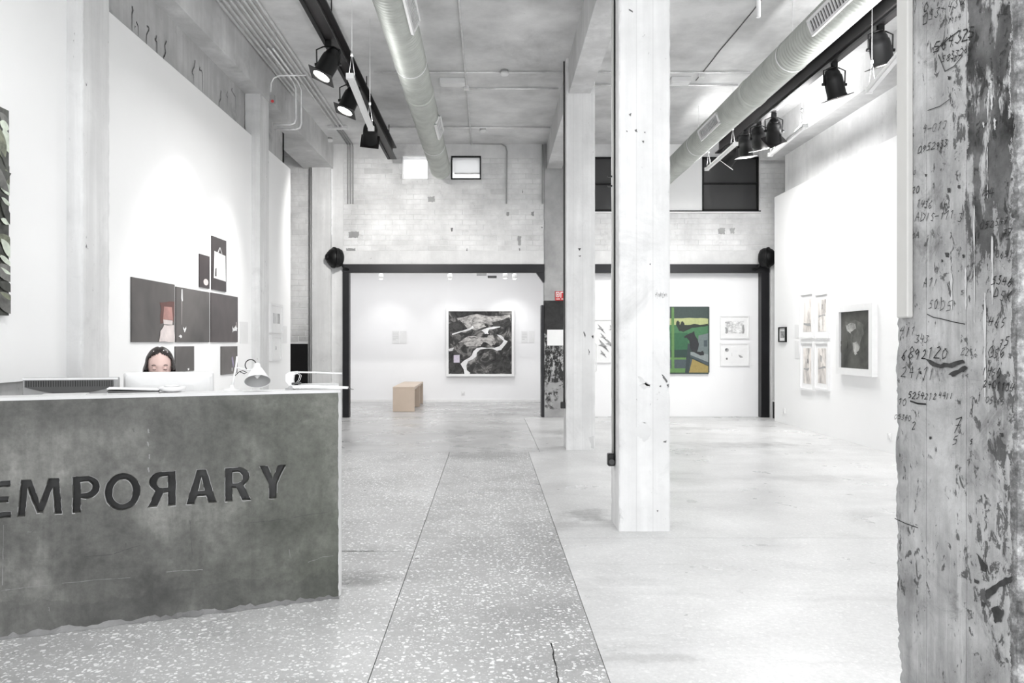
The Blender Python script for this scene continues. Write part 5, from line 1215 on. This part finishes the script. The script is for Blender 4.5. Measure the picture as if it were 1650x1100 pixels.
for r_, (ya, yb) in enumerate(((473, 545), (550, 627))):
    for c_, (xa, xb) in enumerate(((1292, 1313.3), (1315.3, 1338))):
        nm = ('upper', 'lower')[r_]+' '+('left', 'right')[c_]
        rpic('framed_print', nm+' pale framed print in the block of four on the right wall', 'framed print', xa, xb, ya, yb, frame=(WHITE, .03), depth=.035, mount=.07, base=pink[(r_+c_) % 2],
             layers=[[(sketch, wob([(.05, .72), (.9, .74), (.95, .82), (.05, .8)], .02)), (sketch, [(.2, .1), (.23, .1), (.23, .7), (.2, .7)])], [(sketchd, wob([(.5, .12), (.6, .18), (.55, .32), (.48, .3)], .02)), (sketch, wob([(.1, .5), (.9, .46), (.9, .5), (.1, .55)], .02))], [(sketchd, wob([(.55, .3), (.7, .36), (.65, .46), (.55, .4)], .02)), (sketch, wob([(.1, .58), (.8, .56), (.6, .62), (.1, .62)], .02))], [(sketch, wob([(.3, .2), (.5, .22), (.45, .4), (.3, .36)], .02)), (sketch, wob([(.1, .55), (.95, .5), (.95, .54), (.1, .6)], .02))]][k_], group='block of four pale framed prints'); k_ += 1
rpic('framed_photograph', 'tiny black framed photograph alone at the far end of the right wall', 'framed photograph', 1256.5, 1268, 527, 551, frame=(M['black'], .02), depth=.03, mount=.05, base=tone('small_photo_print', .2, .7, 12))
def rcard(px0, px1, py0, py1, label):
    a, b = rpt(px0, py0), rpt(px1, py0); zb = rpt(px0, py1).z
    tag(MB().box(4.844, 4.853, b.y, a.y, zb, a.z).build('wall_label', M['white_plastic']), label, 'label', kind='thing')
rcard(1281, 1288, 523, 544, 'upper white text card left of the block of four prints'); rcard(1281, 1288, 549, 577, 'lower white text card left of the block of four prints')
socket(rpt(1264, 662), (-1, 0, 0), 'small white socket low at the far end of the right wall'); socket(rpt(1434, 703), (-1, 0, 0), 'small white socket low on the right wall beside near column')
# left wall photographs
def lpt(px, py, X=-2.95):
    d_ = X*F/(px-CX); return Vector((X, d_, H+(CY-py)/F*d_))
def lpic(name, label, cat, px0, px1, py0, py1, X=-2.95, **kw):
    a = lpt(px0, py0, X); b = lpt(px1, py0, X); zt = a.z; zb = lpt(px0, py1, X).z
    return picture(name, label, cat, (X, a.y, zt), wd=b.y-a.y, ht=zt-zb, **kw, **LF)
dk = tone('dark_photo_brown', .22, .40, 1.1, (1.04, 1, .98), (.3, .7), 3, rough=.3); dk2 = tone('dark_photo_plum', .15, .24, 2, (1.12, .98, 1.0), (.3, .7), 3, rough=.3)
sal = tone('salmon_photo', .55, .72, 6, (1.08, .82, .78), (.3, .7)); pkw = tone('pinkish_white_photo', .78, .92, 6, (1.02, .97, .96), (.3, .7)); bw = flat('photo_white', g(.93)); pur = flat('photo_lilac', rgb(170, 160, 190)); rdk = flat('photo_dusky_red', rgb(104, 74, 70))
lpic('photograph', 'dark photograph with salmon lampshade, leftmost of the row of three', 'photograph', 210, 279.5, 446, 551, depth=.012, base=dk, layers=[(rdk, wob([(.63, .35), (.98, .3), (.98, .65), (.65, .68)], .02)), (sal, [(.72, .40), (.92, .40), (.95, .62), (.70, .62)]), (pkw, [(.70, .62), (.94, .63), (.93, .70), (.71, .70)]), (pkw, wob([(.72, .71), (.98, .71), (.99, 1.0), (.60, 1.0), (.64, .82)], .01))])
lpic('photograph', 'dark photograph with white drip and sprig, middle of the row of three', 'photograph', 282, 336, 461.5, 551, depth=.012, base=dk, layers=[(bw, [(.14, .03), (.165, .03), (.175, .24), (.15, .26), (.13, .20)]), (pkw, [(.14, .26), (.15, .26), (.145, .68), (.14, .68)]), (bw, wob([(.18, .72), (.22, .76), (.26, .71), (.27, .76), (.23, .82), (.19, .78)], .01)), (bw, wob([(.05, .90), (.10, .86), (.15, .89), (.12, .93), (.08, .91)], .01))])
lpic('photograph', 'dark photograph with white flower, rightmost of the row of three', 'photograph', 338.5, 381.5, 471, 551, depth=.012, base=tone('dark_photo_brown_deep', .20, .33, 1.6, (1.08, .98, .98), (.3, .7), 3, rough=.3), layers=[(bw, wob([(.78, .66), (.84, .70), (.92, .64), (.97, .70), (.93, .76), (.82, .74), (.78, .78)], .015)), (pkw, [(.92, .56), (.94, .56), (.94, .64), (.92, .64)])])
lpic('photograph', 'small plum photograph with pale moon, left of the tall one', 'photograph', 320, 336, 408.5, 462, depth=.012, base=dk2, layers=[(pkw, ell(.6, .82, .25, .10))])
lpic('photograph', 'tall dark photograph of a hung white bag, topmost on the left wall', 'photograph', 340, 363, 379.5, 466, depth=.012, base=dk2, layers=[(bw, [(.14, .27), (.92, .30), (.95, .80), (.10, .78)]), (dk2, [(.20, .60), (.28, .58), (.28, .74), (.18, .74)]), (bw, [(.35, .28), (.5, .17), (.54, .17), (.42, .28)]), (bw, [(.5, .17), (.54, .17), (.68, .28), (.64, .28)])])
lpic('photograph', 'plain brown-grey photograph below the middle one, beside the head', 'photograph', 281, 311, 558, 600, depth=.012, base=dk, layers=[(bw, wob([(.62, .9), (.7, .86), (.72, .95), (.64, .97)], .01))])
lpic('photograph', 'brown photograph with violet streak below the rightmost one', 'photograph', 355, 381, 558, 604, depth=.012, base=dk, layers=[(pur, [(.62, .42), (.68, .36), (.76, .65), (.72, .80), (.66, .62)]), (bw, [(.62, .78), (.67, .78), (.66, .92), (.62, .9)])])
a = lpt(386, 518); b = lpt(399, 518)
tag(MB().box(-2.953, -2.945, a.y, b.y, 1.33, a.z).build('wall_label', M['white_plastic']), 'white text card beside the row of three dark photographs', 'label', kind='thing')
lpic('framed_print', 'upper small pale framed print on the far left partition', 'framed print', 434, 453, 488, 536, frame=(WHITE, .03), depth=.03, mount=.10, base=tone('grey_figure_print', .5, .85, 7, contrast=(.4, .6), stretch=(1, 1, .3)))
lpic('framed_print', 'lower small pale framed print on the far left partition', 'framed print', 434.5, 450.5, 540, 582, frame=(WHITE, .03), depth=.03, mount=.10, base=M['paper'], layers=[(sketch, wob([(.45, .3), (.6, .3), (.62, .75), (.4, .75)], .04)), (sketchd, ell(.52, .25, .07, .05))])
a = lpt(455, 525); b = lpt(462, 525)
tag(MB().box(-2.953, -2.945, a.y, b.y, lpt(455, 553).z, a.z).build('wall_label', M['white_plastic']), 'white text card beside the small framed prints on far left partition', 'label', kind='thing')
# big leafy painting at the left edge
leafd = tone('dark_leaf_paint', .05, .32, 5, (1, 1.03, .95), (.35, .65), 6); leafm = tone('mid_leaf_paint', .35, .62, 7, (.98, 1.02, .86), (.35, .65), 5); leafl = tone('pale_leaf_paint', .72, .92, 7, (.98, 1.02, .95), (.35, .65), 5); leafg = tone('grey_leaf_paint', .28, .50, 6, (1, 1, .97), (.35, .65), 5)
Wd, Ht = 1.55, 1.265; ys = 4.795-Wd
def leaf(cx_, cy_, ln, an, wd_, n_=7):
    up_, lo_ = [], []
    for i in range(n_+1):
        t_ = i/n_; w2 = wd_*math.sin(PI*t_)**.8; x_, y_ = ln*(t_-.5), w2
        up_.append((x_, y_)); lo_.append((x_, -y_))
    pts = up_+lo_[-2:0:-1]; c_, s_ = math.cos(an), math.sin(an)
    return [(min(1, max(0, cx_+(x_*c_-y_*s_)/Wd)), min(1, max(0, cy_+(x_*s_+y_*c_)/Ht))) for x_, y_ in pts]
L_ = []
def at_l(py, u_): return (u_, (py-178)/330.0)
for (u_, py, ln, an, wd_, m_) in ((.975, 196, .14, .5, .03, leafg), (.97, 205, .10, .2, .03, leafl), (.985, 228, .16, 1.1, .05, leafl), (.95, 236, .2, 1.3, .05, leafm), (.985, 268, .22, .9, .018, leafd), (.96, 274, .2, .5, .02, leafd), (.975, 297, .24, .5, .06, leafl), (.985, 286, .10, 1.2, .03, leafm), (.975, 326, .10, .4, .015, leafl), (.97, 358, .09, .2, .018, leafl), (.98, 345, .2, .9, .03, leafd),
                              (.98, 390, .20, .3, .04, leafm), (.985, 402, .18, .7, .035, leafl), (.97, 420, .14, .4, .018, leafl), (.98, 440, .3, .2, .05, leafg), (.96, 437, .16, .25, .012, leafl), (.98, 462, .2, .2, .03, leafd), (.98, 488, .3, .3, .06, leafg), (.98, 478, .16, .3, .015, leafm)):
    L_.append((m_, leaf(u_, (py-178)/330.0, ln, an, wd_)))
for i in range(60):
    L_.append((R.choice([leafd, leafm, leafl, leafg, leafg, leafd]), leaf(R.uniform(.05, .9), R.uniform(.06, .94), R.uniform(.15, .35), R.uniform(-.4, 1.4), R.uniform(.02, .06))))
picture('painting', 'large leafy dark green painting cut off at the left edge', 'painting', (-2.998, ys, 2.775), wd=Wd, ht=Ht, depth=.03, base=leafd, layers=L_, **LF)
# sheet and sign on the farthest column
ycl = YB-.022
a, b = at(880.5, 531, ycl), at(907.5, 556.5, ycl)
tag(MB().box(a.x+.012, b.x, ycl-.012, ycl-.002, b.z, a.z).build('notice_sheet', M['paper']), 'blank white sheet fixed on the black lower part of farthest column', 'sheet', kind='thing')
a, b = at(894.5, 469, ycl), at(914, 484, ycl)
sg = thing('exit_sign', 'small red sign with white symbols on the farthest middle column', 'sign', ((a.x+b.x)/2, ycl, b.z))
MB().box(a.x, b.x, ycl-.014, ycl-.002, b.z, a.z).build('plate', M['red'], sg)
zx = a.x; wz = (b.x-a.x); hz = a.z-b.z
def gl(x0, x1, z0, z1): MB().box(zx+wz*x0, zx+wz*x1, ycl-.017, ycl-.014, b.z+hz*z0, b.z+hz*z1).build('glyph', M['paper'], sg)
for q4 in ((.06, .12, .35, .92), (.12, .36, .84, .92), (.30, .36, .35, .92), (.06, .36, .35, .43), (.17, .24, .5, .74), (.44, .50, .3, .92), (.50, .66, .84, .92), (.66, .72, .3, .92), (.08, .4, .12, .2), (.50, .72, .12, .2), (.8, .93, .3, .9)): gl(*q4)
